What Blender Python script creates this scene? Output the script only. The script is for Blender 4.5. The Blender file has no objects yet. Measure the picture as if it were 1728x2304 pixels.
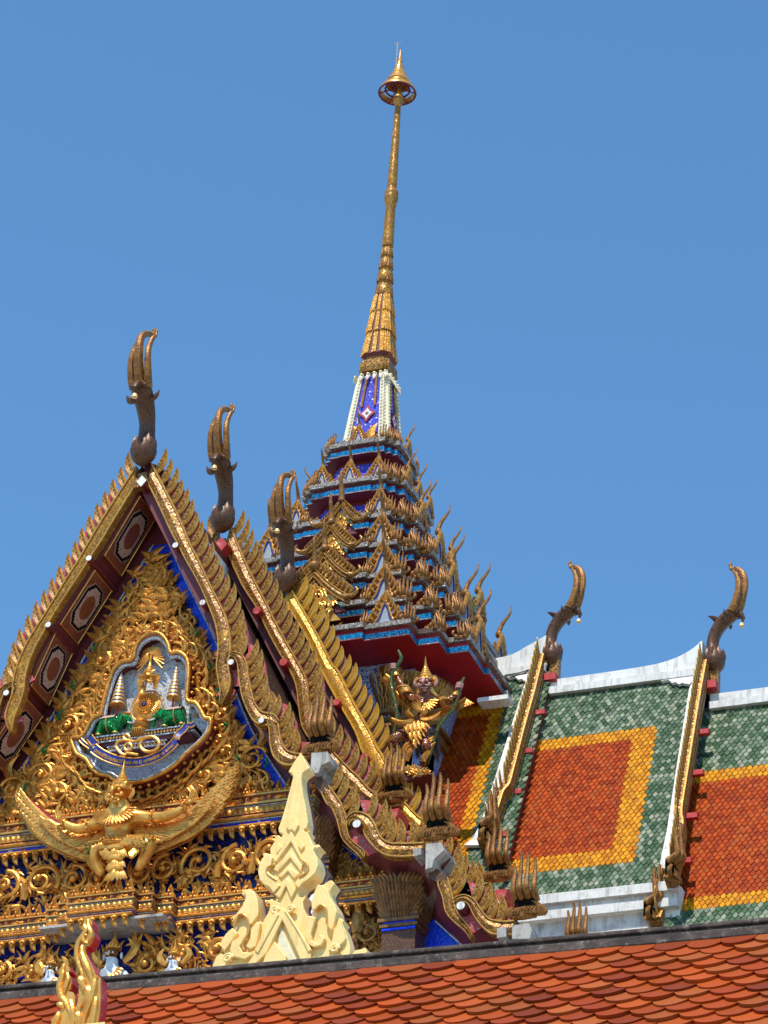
import bpy, math, random
from mathutils import Vector, Matrix
V = Vector
R = math.radians
random.seed(7)
sc = bpy.context.scene
COL = sc.collection

# ------------------------------------------------------------------ camera
FPX = 7641.3
PITCH, ROLL, YAW = R(32.2476), R(4.0537), R(22.7369)
_d0 = V((-math.sin(YAW), math.cos(YAW), 0)); _rt = V((math.cos(YAW), math.sin(YAW), 0)); _up = V((0, 0, 1))
CD = math.cos(PITCH)*_d0 + math.sin(PITCH)*_up
_u = -math.sin(PITCH)*_d0 + math.cos(PITCH)*_up
CR = math.cos(ROLL)*_rt + math.sin(ROLL)*_u
CU = math.cos(ROLL)*_u - math.sin(ROLL)*_rt
CAM = V((17.998, -35.195, 1.6))
cam = bpy.data.objects.new('camera', bpy.data.cameras.new('camera'))
COL.objects.link(cam)
cam.data.sensor_fit = 'HORIZONTAL'; cam.data.sensor_width = 36
cam.data.lens = FPX/1728*36
cam.data.clip_end = 3000
m = Matrix((CR, CU, -CD)).transposed().to_4x4(); m.translation = CAM
cam.matrix_world = m
sc.camera = cam
sc.render.resolution_x = 768; sc.render.resolution_y = 1024

# ------------------------------------------------------------------ light
SUN_TO = V((-0.03, -0.49, 0.87)).normalized()
w = bpy.data.worlds.new('World'); sc.world = w; w.use_nodes = True
nt = w.node_tree; bg = nt.nodes['Background']
sky = nt.nodes.new('ShaderNodeTexSky'); sky.sky_type = 'NISHITA'; sky.sun_disc = False
sky.sun_elevation = math.asin(SUN_TO.z); sky.sun_rotation = math.atan2(SUN_TO.x, SUN_TO.y)
sky.air_density = 1.0; sky.dust_density = 0.0; sky.ozone_density = 10.0; sky.altitude = 0
tint = nt.nodes.new('ShaderNodeMix'); tint.data_type = 'RGBA'; tint.blend_type = 'MULTIPLY'; tint.inputs[0].default_value = 1
tint.inputs[7].default_value = (.90, 1.10, 1.0, 1)
nt.links.new(sky.outputs[0], tint.inputs[6]); nt.links.new(tint.outputs[2], bg.inputs[0]); bg.inputs[1].default_value = 0.12
sl = bpy.data.lights.new('sun', 'SUN'); sl.energy = 2.8; sl.angle = R(0.53); sl.color = (1, .94, .82)
so = bpy.data.objects.new('sun', sl); COL.objects.link(so)
so.rotation_euler = (-SUN_TO).to_track_quat('-Z', 'Y').to_euler()
so.location = (0, 0, 80)
sc.view_settings.view_transform = 'Standard'; sc.view_settings.look = 'None'
sc.view_settings.exposure = 0.86; sc.view_settings.gamma = 1

# ------------------------------------------------------------------ measuring: a point of the photograph on a plane of the building
def ray(px, py):
    return (CD + (px-864)/FPX*CR - (py-1152)/FPX*CU).normalized()
def U(px, py, ax, val):
    v = ray(px, py); k = (val-CAM[ax])/v[ax]
    return CAM + v*k
def Fy(px, py, y): return U(px, py, 1, y)
def Fx(px, py, x): return U(px, py, 0, x)
def Upl(px, py, mm, y0, z0):
    v = ray(px, py)
    k = (z0+mm*(CAM.y-y0)-CAM.z)/(v.z-mm*v.y)
    return CAM + v*k

# ------------------------------------------------------------------ mesh builder
class MB:
    def __init__(s): s.v = []; s.f = []; s.m = []; s.c = []; s.col = None
    def add(s, vs, fs, m=0, col=None):
        o = len(s.v); s.v += [V(p) for p in vs]
        for f in fs: s.f.append([i+o for i in f]); s.m.append(m)
        s.c += [col or (1, 1, 1)]*len(vs)
        if col: s.col = True
    def mirror(s):
        o = MB(); o.v = [V((-p.x, p.y, p.z)) for p in s.v]; o.f = [f[::-1] for f in s.f]; o.m = list(s.m); o.c = list(s.c); o.col = s.col
        return o
    def join(s, t): 
        o = len(s.v); s.v += t.v; s.f += [[i+o for i in f] for f in t.f]; s.m += t.m; s.c += t.c; s.col = s.col or t.col
        return s
    def mesh(s, name, mats, off=V((0, 0, 0)), smooth=True):
        me = bpy.data.meshes.new(name)
        me.from_pydata([tuple(p-off) for p in s.v], [], s.f)
        for mt in (mats if isinstance(mats, (list, tuple)) else [mats]): me.materials.append(mt)
        me.polygons.foreach_set('material_index', s.m)
        if s.col:
            a = me.color_attributes.new('Col', 'FLOAT_COLOR', 'POINT')
            a.data.foreach_set('color', [x for c in s.c for x in (c[0], c[1], c[2], 1)])
        me.update()
        if smooth:
            me.polygons.foreach_set('use_smooth', [True]*len(s.f))
            try: me.set_sharp_from_angle(angle=R(38))
            except Exception: pass
        return me

WL = {}
def thing(name, label, cat, loc, group=None):
    o = bpy.data.objects.new(name, None); COL.objects.link(o); o.empty_display_size = .2
    o.location = loc; WL[o.name] = V(loc)
    o['label'] = label; o['category'] = cat
    if group: o['group'] = group
    return o
def part(name, mb, mats, parent, smooth=True, label=None):
    off = WL[parent.name] if parent else V((0, 0, 0))
    o = bpy.data.objects.new(name, mb.mesh(name, mats, off, smooth)); COL.objects.link(o)
    if parent: o.parent = parent; WL[o.name] = off
    if label: o['label'] = label
    return o
def inst(name, me, parent, mat4):
    """a copy sharing mesh data, placed by a world matrix, under parent"""
    o = bpy.data.objects.new(name, me); COL.objects.link(o); o.parent = parent
    mm = Matrix.Translation(-WL[parent.name]) @ mat4
    o.matrix_basis = mm
    return o
def tag(o, label, cat, group=None):
    o['label'] = label; o['category'] = cat
    if group: o['group'] = group
def frame(p, ex, ey, ez):
    m = Matrix((V(ex), V(ey), V(ez))).transposed().to_4x4(); m.translation = V(p); return m

# ------------------------------------------------------------------ shape helpers
def box(mb, a, b, m=0, col=None):
    x0, y0, z0 = [min(a[i], b[i]) for i in range(3)]; x1, y1, z1 = [max(a[i], b[i]) for i in range(3)]
    vs = [(x0,y0,z0),(x1,y0,z0),(x1,y1,z0),(x0,y1,z0),(x0,y0,z1),(x1,y0,z1),(x1,y1,z1),(x0,y1,z1)]
    mb.add(vs, [(0,3,2,1),(4,5,6,7),(0,1,5,4),(1,2,6,5),(2,3,7,6),(3,0,4,7)], m, col)
def obox(mb, c, ax, ay, az, m=0):
    c, ax, ay, az = V(c), V(ax), V(ay), V(az)
    vs = [c+sx*ax+sy*ay+sz*az for sz in (-1, 1) for sx, sy in ((-1,-1),(1,-1),(1,1),(-1,1))]
    mb.add(vs, [(0,3,2,1),(4,5,6,7),(0,1,5,4),(1,2,6,5),(2,3,7,6),(3,0,4,7)], m)
def prism(mb, poly, ext, m=0):
    """closed 3D polygon extruded by vector"""
    n = len(poly); e = V(ext)
    vs = [V(p) for p in poly]+[V(p)+e for p in poly]
    mb.add(vs, [list(range(n))[::-1], [i+n for i in range(n)]]+[(i, (i+1) % n, (i+1) % n+n, i+n) for i in range(n)], m)
def tube(mb, pts, rad, n=8, m=0, flat=None, cap=True):
    pts = [V(p) for p in pts]; N = len(pts)
    if not hasattr(rad, '__len__'): rad = [rad]*N
    t0 = (pts[1]-pts[0]).normalized()
    a = V((0, -1, 0)) if abs(t0.y) < .9 else V((1, 0, 0))
    if flat is not None: a = V(flat)
    vs = []
    for i in range(N):
        t = (pts[min(i+1, N-1)]-pts[max(i-1, 0)])
        t = t.normalized() if t.length > 1e-9 else t0
        a = (a-t*a.dot(t)); a = a.normalized() if a.length > 1e-6 else t.orthogonal().normalized()
        b = t.cross(a); r = rad[i]
        ra, rb = (r if isinstance(r, tuple) else (r, r))
        for k in range(n):
            q = 2*math.pi*k/n
            vs.append(pts[i]+a*ra*math.cos(q)+b*rb*math.sin(q))
    fs = [(i*n+k, i*n+(k+1) % n, (i+1)*n+(k+1) % n, (i+1)*n+k) for i in range(N-1) for k in range(n)]
    if cap: fs += [list(range(n))[::-1], [(N-1)*n+k for k in range(n)]]
    mb.add(vs, fs, m)
def lathe(mb, c, prof, n=16, m=0, up=V((0, 0, 1)), cap=True, col=None):
    c = V(c); up = V(up).normalized(); a = up.orthogonal().normalized(); b = up.cross(a)
    vs = [c+up*z+(a*math.cos(2*math.pi*k/n)+b*math.sin(2*math.pi*k/n))*r for r, z in prof for k in range(n)]
    N = len(prof)
    fs = [(i*n+k, i*n+(k+1) % n, (i+1)*n+(k+1) % n, (i+1)*n+k) for i in range(N-1) for k in range(n)]
    if cap: fs += [list(range(n))[::-1], [(N-1)*n+k for k in range(n)]]
    mb.add(vs, fs, m, col)
def ball(mb, c, r, m=0, n=8, sc3=(1, 1, 1)):
    c = V(c); rs = n//2+1
    vs = []
    for i in range(rs+1):
        th = math.pi*i/rs
        for k in range(n):
            q = 2*math.pi*k/n
            vs.append(c+V((r*sc3[0]*math.sin(th)*math.cos(q), r*sc3[1]*math.sin(th)*math.sin(q), r*sc3[2]*math.cos(th))))
    mb.add(vs, [(i*n+k, (i+1)*n+k, (i+1)*n+(k+1) % n, i*n+(k+1) % n) for i in range(rs) for k in range(n)], m)
def catmull(pts, k=4, closed=False):
    P = [V(p) for p in pts]; n = len(P); out = []
    for i in range(n if closed else n-1):
        if closed: p0, p1, p2, p3 = P[i-1], P[i], P[(i+1) % n], P[(i+2) % n]
        else: p0, p1, p2, p3 = P[max(i-1, 0)], P[i], P[i+1], P[min(i+2, n-1)]
        for j in range(k):
            t = j/k
            out.append(.5*((2*p1)+(p2-p0)*t+(2*p0-5*p1+4*p2-p3)*t*t+(3*p1-p0-3*p2+p3)*t**3))
    if not closed: out.append(P[-1])
    return out
def flame(mb, base, d, s, n, L, W, curl=.3, T=None, m=0, seg=6, flick=0.0):
    """a leaf of Thai flame ornament: grows along d, tip bends to s, faces n"""
    base, d, s, n = V(base), V(d), V(s), V(n); T = T if T is not None else W*.6
    pts = []
    for i in range(seg+1):
        t = i/seg
        pts.append(base+d*(L*(t-.18*curl*t*t))+s*(L*curl*(1.15*t*t-.42*math.sin(math.pi*t)))+n*(flick*L*t*t))
    vs = []
    for i in range(seg):
        t = i/seg
        tg = (pts[i+1]-pts[max(i-1, 0)]).normalized()
        sd = tg.cross(n).normalized(); ww = W*math.sin(math.pi*(.2+.8*t))**.85
        th = T*math.sin(math.pi*(.25+.75*t))
        vs += [pts[i]-sd*ww, pts[i]-sd*ww*.35+n*th*.8, pts[i]+sd*ww*.35+n*th, pts[i]+sd*ww, pts[i]-n*th*.25]
    vs.append(pts[-1])
    fs = [(i*5+k, i*5+(k+1) % 5, (i+1)*5+(k+1) % 5, (i+1)*5+k) for i in range(seg-1) for k in range(5)]
    fs += [((seg-1)*5+k, (seg-1)*5+(k+1) % 5, seg*5) for k in range(5)]
    mb.add(vs, fs, m)
def rotin(d, n, ang):
    return Matrix.Rotation(ang, 3, V(n)) @ V(d)
def kranok(mb, base, d, n, L, hand=1, m=0, W=None):
    """flame cluster: main leaf, two side leaves and a bulb"""
    d = V(d).normalized(); s = d.cross(V(n))*hand; W = W or L*.2
    flame(mb, base, d, s, n, L, W, .45, m=m)
    b2 = V(base)+d*L*.16
    flame(mb, b2-s*W*.5, rotin(d, n, hand*R(42)), -s, n, L*.6, W*.75, .5, m=m, seg=5)
    flame(mb, b2+s*W*.5, rotin(d, n, -hand*R(48)), s, n, L*.55, W*.75, .5, m=m, seg=5)
    flame(mb, V(base)+V(n)*W*.5, rotin(d, n, -hand*R(10)), s, n, L*.42, W*.7, .6, m=m, seg=4)
def comma(mb, c, d, n, s, hand=1, m=0):
    """curled Thai leaf: a small coil that runs out into a flame tip"""
    c, d, n = V(c), V(d).normalized(), V(n); e2 = d.cross(n).normalized()*hand; r = .25*s; pts = []; rad = []
    for i in range(7):
        q = R(-250+250*i/6); k = .3+.7*i/6
        pts.append(c+(e2*math.cos(q)+d*math.sin(q))*r*k+n*(.10*s*(1-i/9))); rad.append((s*(.06+.05*i/6), s*(.07+.07*i/6)))
    for i in range(1, 6):
        t = i/5
        pts.append(c+e2*r*(1+.25*math.sin(t*math.pi)-1.5*t*t)+d*s*.78*t+n*(.03*s)); rad.append((s*(.10*(1-t)**.8+.006), s*(.13*(1-t)**.7+.006)))
    tube(mb, pts, rad, 6, m, flat=n)
    flame(mb, c-e2*r*.9, (d*.8-e2*.6).normalized(), e2, n, s*.5, s*.12, .5, m=m, seg=4)
def scroll(mb, c, r, a0, hand, n, ex, ez, turns=1.6, th=.035, m=0, leaves=True):
    """spiral stem with leaves, in the plane ex, ez"""
    c, ex, ez, n = V(c), V(ex), V(ez), V(n); N = int(22*turns); pts = []; rad = []
    for i in range(N+1):
        t = i/N; q = a0+hand*t*turns*2*math.pi; rr = r*(1-.86*t)
        pts.append(c+ex*rr*math.cos(q)+ez*rr*math.sin(q)+n*(.02+.05*t)); rad.append(th*(1-.35*t))
    tube(mb, pts, rad, 6, m)
    ball(mb, pts[-1]+n*.01, th*1.5, m)
    if leaves:
        for i in range(2, int(N*.75), 3):
            tg = (pts[i+1]-pts[i]).normalized(); out = tg.cross(n)*(1 if (tg.cross(n)).dot(pts[i]-c) > 0 else -1)
            flame(mb, pts[i]+out*th*.5, (out*.75+tg*.66).normalized(), tg, n, r*.42*(1-.5*i/N), r*.1, .55, m=m, seg=5)
def skin(name, pts, edges, rad, mats, parent, sub=2):
    """one continuous body grown from a skeleton with the Skin modifier"""
    off = WL[parent.name] if parent else V((0, 0, 0))
    me = bpy.data.meshes.new(name+'_bones'); me.from_pydata([tuple(V(p)-off) for p in pts], edges, [])
    o = bpy.data.objects.new(name+'_bones', me); COL.objects.link(o)
    o.modifiers.new('s', 'SKIN').use_smooth_shade = True
    if not me.skin_vertices: 
        pass
    for i, sv in enumerate(me.skin_vertices[0].data):
        r = rad[i]; sv.radius = r if isinstance(r, tuple) else (r, r); sv.use_root = (i == 0)
    sm = o.modifiers.new('u', 'SUBSURF'); sm.levels = sub; sm.render_levels = sub
    dg = bpy.context.evaluated_depsgraph_get(); dg.update()
    res = bpy.data.meshes.new_from_object(o.evaluated_get(dg))
    res.name = name; res.materials.clear()
    for mt in (mats if isinstance(mats, (list, tuple)) else [mats]): res.materials.append(mt)
    bpy.data.objects.remove(o); bpy.data.meshes.remove(me)
    ob = bpy.data.objects.new(name, res); COL.objects.link(ob)
    res.polygons.foreach_set('use_smooth', [True]*len(res.polygons))
    if parent: ob.parent = parent; WL[ob.name] = off
    return ob

# ------------------------------------------------------------------ materials (all procedural)
def newmat(name):
    mt = bpy.data.materials.new(name); mt.use_nodes = True
    nt = mt.node_tree; b = nt.nodes['Principled BSDF']
    return mt, nt, b
def N(nt, t, **kw):
    n = nt.nodes.new(t)
    for k, v in kw.items():
        if k in n.inputs: n.inputs[k].default_value = v
        else: setattr(n, k, v)
    return n
def ramp(nt, fac, stops):
    r = nt.nodes.new('ShaderNodeValToRGB'); e = r.color_ramp.elements
    while len(e) < len(stops): e.new(.5)
    for i, (p, c) in enumerate(stops): e[i].position = p; e[i].color = (*c, 1)
    nt.links.new(fac, r.inputs[0]); return r
def coord(nt, mode='Object'):
    t = nt.nodes.new('ShaderNodeTexCoord'); return t.outputs[mode]
def paint(name, c, c2=None, rough=.5, metal=0., nscale=6., bump=.15, bscale=40., spec=.5, dirt=None, coat=0., streak=None):
    """weathered paint or leaf: two tones mixed by noise, fine bump, optional dirt streaks"""
    mt, nt, b = newmat(name); L = nt.links.new; co = coord(nt)
    c2 = c2 or tuple(x*.72 for x in c)
    n1 = N(nt, 'ShaderNodeTexNoise', Scale=nscale, Detail=8., Roughness=.62); L(co, n1.inputs['Vector'])
    r = ramp(nt, n1.outputs[0], [(.3, c2), (.62, c)])
    out = r.outputs[0]
    if dirt:
        n3 = N(nt, 'ShaderNodeTexNoise', Scale=nscale*2.3, Detail=10., Roughness=.75); L(co, n3.inputs['Vector'])
        rr = ramp(nt, n3.outputs[0], [(.53, (0, 0, 0)), (.66, (1, 1, 1))])
        mx = N(nt, 'ShaderNodeMix', data_type='RGBA'); L(rr.outputs[0], mx.inputs[0]); L(out, mx.inputs[6]); mx.inputs[7].default_value = (*dirt, 1)
        out = mx.outputs[2]
    if streak:
        mp = nt.nodes.new('ShaderNodeMapping'); L(co, mp.inputs[0]); mp.inputs['Scale'].default_value = (9, 9, 1.1)
        n4 = N(nt, 'ShaderNodeTexNoise', Scale=1.6, Detail=7., Roughness=.7); L(mp.outputs[0], n4.inputs['Vector'])
        r4 = ramp(nt, n4.outputs[0], [(.5, (0, 0, 0)), (.72, (.85, .85, .85))])
        m4 = N(nt, 'ShaderNodeMix', data_type='RGBA'); L(r4.outputs[0], m4.inputs[0]); L(out, m4.inputs[6]); m4.inputs[7].default_value = (*streak, 1); out = m4.outputs[2]
    L(out, b.inputs['Base Color'])
    b.inputs['Roughness'].default_value = rough; b.inputs['Metallic'].default_value = metal
    b.inputs['Specular IOR Level'].default_value = spec; b.inputs['Coat Weight'].default_value = coat
    n2 = N(nt, 'ShaderNodeTexNoise', Scale=bscale, Detail=4.); L(co, n2.inputs['Vector'])
    bp = N(nt, 'ShaderNodeBump', Strength=bump, Distance=.02); L(n2.outputs[0], bp.inputs['Height']); L(bp.outputs[0], b.inputs['Normal'])
    return mt
def mosaic(name, stops, scale=60., rough=.22, metal=.3, jitter=.35, grout=(.05, .04, .04), groutw=.06, chequer=False, mode='Object', wear_glint=None, spec=.3):
    """glass mosaic: cells of random tone, each tilted a little so that it glitters"""
    mt, nt, b = newmat(name); L = nt.links.new; co = coord(nt, mode)
    v = N(nt, 'ShaderNodeTexVoronoi', Scale=scale); v.feature = 'F1'
    if chequer: v.inputs['Randomness'].default_value = .12
    L(co, v.inputs['Vector'])
    sp = nt.nodes.new('ShaderNodeSeparateColor'); L(v.outputs['Color'], sp.inputs[0])
    r = ramp(nt, sp.outputs[0], stops); r.color_ramp.interpolation = 'CONSTANT' if len(stops) > 2 else 'LINEAR'
    v2 = N(nt, 'ShaderNodeTexVoronoi', Scale=scale); v2.feature = 'DISTANCE_TO_EDGE'
    if chequer: v2.inputs['Randomness'].default_value = .12
    L(co, v2.inputs['Vector'])
    g = N(nt, 'ShaderNodeMath', operation='GREATER_THAN'); L(v2.outputs['Distance'], g.inputs[0]); g.inputs[1].default_value = groutw
    mx = N(nt, 'ShaderNodeMix', data_type='RGBA'); L(g.outputs[0], mx.inputs[0]); mx.inputs[6].default_value = (*grout, 1); L(r.outputs[0], mx.inputs[7])
    out = mx.outputs[2]
    if wear_glint:
        n3 = N(nt, 'ShaderNodeTexNoise', Scale=4., Detail=8., Roughness=.7); L(co, n3.inputs['Vector'])
        rr = ramp(nt, n3.outputs[0], [(.56, (0, 0, 0)), (.64, (1, 1, 1))])
        m2 = N(nt, 'ShaderNodeMix', data_type='RGBA'); L(rr.outputs[0], m2.inputs[0]); L(out, m2.inputs[6]); m2.inputs[7].default_value = (*wear_glint, 1); out = m2.outputs[2]
    L(out, b.inputs['Base Color'])
    geo = nt.nodes.new('ShaderNodeNewGeometry')
    sub = N(nt, 'ShaderNodeVectorMath', operation='SUBTRACT'); L(v.outputs['Color'], sub.inputs[0]); sub.inputs[1].default_value = (.5, .5, .5)
    sca = N(nt, 'ShaderNodeVectorMath', operation='SCALE'); L(sub.outputs[0], sca.inputs[0]); sca.inputs['Scale'].default_value = jitter
    ad = N(nt, 'ShaderNodeVectorMath', operation='ADD'); L(geo.outputs['Normal'], ad.inputs[0]); L(sca.outputs[0], ad.inputs[1])
    no = N(nt, 'ShaderNodeVectorMath', operation='NORMALIZE'); L(ad.outputs[0], no.inputs[0]); L(no.outputs[0], b.inputs['Normal'])
    b.inputs['Roughness'].default_value = rough; b.inputs['Metallic'].default_value = metal; b.inputs['Specular IOR Level'].default_value = spec
    return mt
def tilemat(name, rough=.4, coat=.2, dirt=(.05, .03, .02), dmin=.55):
    mt, nt, b = newmat(name); L = nt.links.new; co = coord(nt)
    a = nt.nodes.new('ShaderNodeAttribute'); a.attribute_name = 'Col'
    n1 = N(nt, 'ShaderNodeTexNoise', Scale=7., Detail=9., Roughness=.7); L(co, n1.inputs['Vector'])
    r = ramp(nt, n1.outputs[0], [(dmin, (0, 0, 0)), (.85, (.8, .8, .8))])
    mx = N(nt, 'ShaderNodeMix', data_type='RGBA'); L(r.outputs[0], mx.inputs[0]); L(a.outputs['Color'], mx.inputs[6]); mx.inputs[7].default_value = (*dirt, 1)
    L(mx.outputs[2], b.inputs['Base Color']); b.inputs['Roughness'].default_value = rough; b.inputs['Coat Weight'].default_value = coat; b.inputs['Specular IOR Level'].default_value = .1
    n2 = N(nt, 'ShaderNodeTexNoise', Scale=50., Detail=5.); L(co, n2.inputs['Vector'])
    bp = N(nt, 'ShaderNodeBump', Strength=.2, Distance=.01); L(n2.outputs[0], bp.inputs['Height']); L(bp.outputs[0], b.inputs['Normal'])
    return mt
M = {}
M['gold'] = paint('gold_leaf', (0.8, 0.347, 0.055), (0.36, 0.126, 0.02), .31, .6, 12, .3, 55)
M['goldhi'] = paint('bright_gold', (0.86, 0.423, 0.085), (0.56, 0.234, 0.035), .30, .55, 10, .15, 60)
M['goldold'] = paint('aged_gold', (.46, .21, .04), (.15, .062, .016), .4, .45, 12, .35, 45)
M['cream'] = paint('cream_gold_paint', (.93, .66, .25), (.84, .54, .17), .42, .12, 3, .15, 30, streak=(.66, .42, .14))
M['goldline'] = paint('gold_line', (0.85, 0.44, 0.1), (0.6, 0.264, 0.05), .3, .6, 10, .1, 60)
M['board'] = mosaic('gold_mirror_mosaic', [(0, (0.17, 0.063, 0.012)), (.3, (0.3, 0.126, 0.018)), (.6, (0.46, 0.225, 0.025)), (.82, (0.2, 0.081, 0.02)), (.95, (0.55, 0.342, 0.14))], 62, .34, .2, .3, (0.12, 0.045, 0.02), wear_glint=(0.46, 0.225, 0.028), spec=.25)  # yellow patches are mirror glints painted into the colour
M['boardhi'] = mosaic('yellow_mirror_mosaic', [(0, (0.34, 0.153, 0.022)), (.4, (0.52, 0.261, 0.028)), (.7, (0.26, 0.108, 0.018)), (.93, (0.64, 0.396, 0.12))], 62, .33, .2, .28, (0.18, 0.072, 0.02), wear_glint=(0.5, 0.27, 0.03), spec=.25)  # its yellow patches too are painted mirror reflections
M['orange'] = mosaic('amber_mosaic', [(0, (.55, .25, .014)), (.4, (.68, .33, .02)), (.75, (.42, .17, .012)), (.96, (.5, .38, .2))], 75, .36, .25, .28, (.3, .14, .02))
M['tooth'] = mosaic('bronze_gold_mosaic', [(0, (0.19, 0.0765, 0.014)), (.35, (0.33, 0.149, 0.02)), (.65, (0.47, 0.234, 0.03)), (.93, (0.48, 0.297, 0.15))], 52, .36, .18, .26, (0.16, 0.0675, 0.02), wear_glint=(0.24, 0.099, 0.02), spec=.25)
M['bronze'] = mosaic('dark_bronze_mosaic', [(0, (0.075, 0.0308, 0.016)), (.4, (0.13, 0.0528, 0.024)), (.7, (0.2, 0.088, 0.03)), (.96, (0.26, 0.132, 0.06))], 110, .4, .1, .16, (0.05, 0.022, 0.015))
M['prong'] = paint('weathered_gilt_bronze', (0.34, 0.14, 0.026), (0.11, 0.0387, 0.011), .40, .25, 13, .35, 50, spec=.3, dirt=(0.44, 0.243, 0.09))
M['blue'] = mosaic('blue_glass_mosaic', [(0, (.01, .05, .8)), (.45, (.014, .07, .92)), (.85, (.006, .025, .5))], 45, .18, .0, .25, (.01, .01, .06), .05, True)
M['violet'] = mosaic('violet_blue_mosaic', [(0, (.07, .07, .5)), (.5, (.1, .09, .62)), (.8, (.04, .04, .35)), (.93, (.7, .65, .6))], 45, .3, .05, .2, (.05, .05, .2), .03, wear_glint=(.1, .09, .6))
M['cyan'] = mosaic('turquoise_mosaic', [(0, (.005, .17, .40)), (.5, (.008, .25, .55)), (.75, (.003, .07, .18)), (.95, (.02, .36, .6))], 50, .22, .1, .25, (.01, .04, .08), .05, True)
M['grey'] = mosaic('grey_mirror_mosaic', [(0, (.28, .24, .2)), (.4, (.44, .39, .34)), (.75, (.17, .14, .12)), (.92, (.65, .6, .54))], 50, .3, .15, .3, (.12, .08, .06), .08, True)
M['silver'] = mosaic('silver_mosaic', [(0, (.58, .6, .62)), (.5, (.72, .73, .74)), (.88, (.3, .32, .37))], 42, .3, .05, .25, (.12, .14, .2), .07, True)
M['whitemos'] = mosaic('white_blue_mosaic', [(0, (.65, .7, .82)), (.34, (.02, .06, .5)), (.62, (.6, .64, .78)), (.8, (.04, .1, .6))], 50, .3, 0., .15, (.3, .35, .5), .05, True)
M['column'] = mosaic('white_red_blue_mosaic', [(0, (.8, .8, .84)), (.55, (.03, .25, .5)), (.72, (.8, .8, .82)), (.86, (.5, .03, .06))], 26, .3, 0., .15, (.7, .7, .75), .04, True)
M['green'] = mosaic('green_glass', [(0, (.005, .16, .03)), (.5, (.01, .3, .06)), (.85, (.003, .07, .02))], 60, .12, .2, .4, (.003, .05, .01), .05)
M['red'] = paint('red_paint', (.40, .014, .022), (.28, .009, .016), .5, 0, 5, .08)
M['redbright'] = paint('bright_red_paint', (.55, .03, .025), (.38, .016, .018), .5, 0, 5, .08, dirt=(.6, .2, .17))
M['maroon'] = paint('maroon_paint', (.16, .022, .024), (.1, .014, .016), .5, 0, 4, .1)
M['panel'] = paint('red_brown_lacquer', (.24, .06, .025), (.16, .035, .018), .38, 0, 12, .12, dirt=(.3, .1, .05))
M['pale'] = paint('pale_pink_inlay', (.5, .33, .26), (.42, .26, .2), .5, 0, 6, .05)
M['black'] = paint('black_paint_and_shade', (.008, .006, .005), None, .95, spec=.05)
M['white'] = paint('white_plaster', (.78, .76, .72), (.64, .61, .57), .8, 0, 2.2, .25, 14, dirt=(.48, .45, .41), streak=(.26, .24, .22))
M['greyplaster'] = paint('weathered_grey_plaster', (.46, .42, .37), (.26, .235, .21), .85, 0, 3, .3, 14, dirt=(.13, .115, .1), streak=(.09, .08, .07))
M['whiteline'] = paint('white_line', (.75, .75, .75), None, .4)
M['greenline'] = paint('green_line', (.03, .22, .1), None, .4)
M['ridge'] = paint('mouldy_ridge_cement', (.085, .062, .05), (.022, .018, .016), .9, 0, 9, .6, 22, dirt=(.22, .17, .14))
M['stone'] = paint('white_painted_stone', (.7, .71, .74), (.5, .5, .54), .55, 0, 8, .1)
M['skin'] = paint('pink_painted_skin', (.62, .33, .28), (.5, .24, .2), .5, 0, 8, .08)
M['redskin'] = mosaic('dark_red_mosaic', [(0, (.2, .03, .02)), (.45, (.36, .16, .03)), (.75, (.13, .012, .015)), (.88, (.45, .24, .05))], 60, .25, .1, .3, (.06, .005, .01))
M['snake'] = mosaic('green_red_scales', [(0, (.02, .1, .03)), (.45, (.04, .18, .04)), (.72, (.2, .13, .04)), (.9, (.25, .04, .02))], 55, .3, .1, .3, (.02, .04, .02))
M['ribbon'] = paint('blue_ribbon', (.02, .03, .3), (.012, .016, .16), .35, 0, 6, .05)
M['tile'] = tilemat('glazed_roof_tile', .45, .0)
M['terracotta'] = tilemat('terracotta_tile', .5, .0, (.2, .1, .06), .66)
M['leaf'] = paint('green_leaf', (.07, .2, .03), (.04, .12, .02), .45)
M['ground'] = paint('paved_ground', (.36, .34, .31), (.28, .26, .24), .85, 0, .4, .2, 3)
M['wall'] = paint('painted_wall', (.62, .58, .5), (.5, .46, .4), .8, 0, 1.2, .15, 10)
M['whitesilk'] = paint('white_gold_trim', (.78, .7, .5), (.6, .5, .3), .45, .1, 6)
M['redlat'] = mosaic('red_lattice', [(0, (.55, .05, .06)), (.6, (.62, .09, .09)), (.85, (.4, .25, .25))], 45, .45, 0., .1, (.25, .1, .08), .08, True)

M['bluedark'] = mosaic('deep_blue_mosaic', [(0, (.006, .015, .2)), (.45, (.008, .025, .34)), (.8, (.01, .01, .05))], 45, .25, .1, .3, (.01, .008, .02), .06, True)
M['chequer'] = mosaic('blue_white_red_chequer', [(0, (.01, .04, .6)), (.5, (.5, .5, .55)), (.62, (.01, .04, .5)), (.9, (.4, .02, .03))], 32, .25, .1, .2, (.02, .01, .05), .06, True)

M['tooth2'] = paint('gilded_terracotta', (0.64, 0.288, 0.045), (0.26, 0.099, 0.02), .4, .35, 12, .35, 45, dirt=(0.42, 0.225, 0.1))

M['niche'] = paint('pale_blue_grey_plaster', (.34, .36, .4), (.24, .26, .3), .6, 0, 8, .1)
M['reliefground'] = paint('shaded_gilt_ground', (0.2, 0.0748, 0.018), (0.05, 0.0176, 0.008), .5, .2, 14, .5, 40)  # dark tone paints in the shadow between the relief leaves

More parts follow.
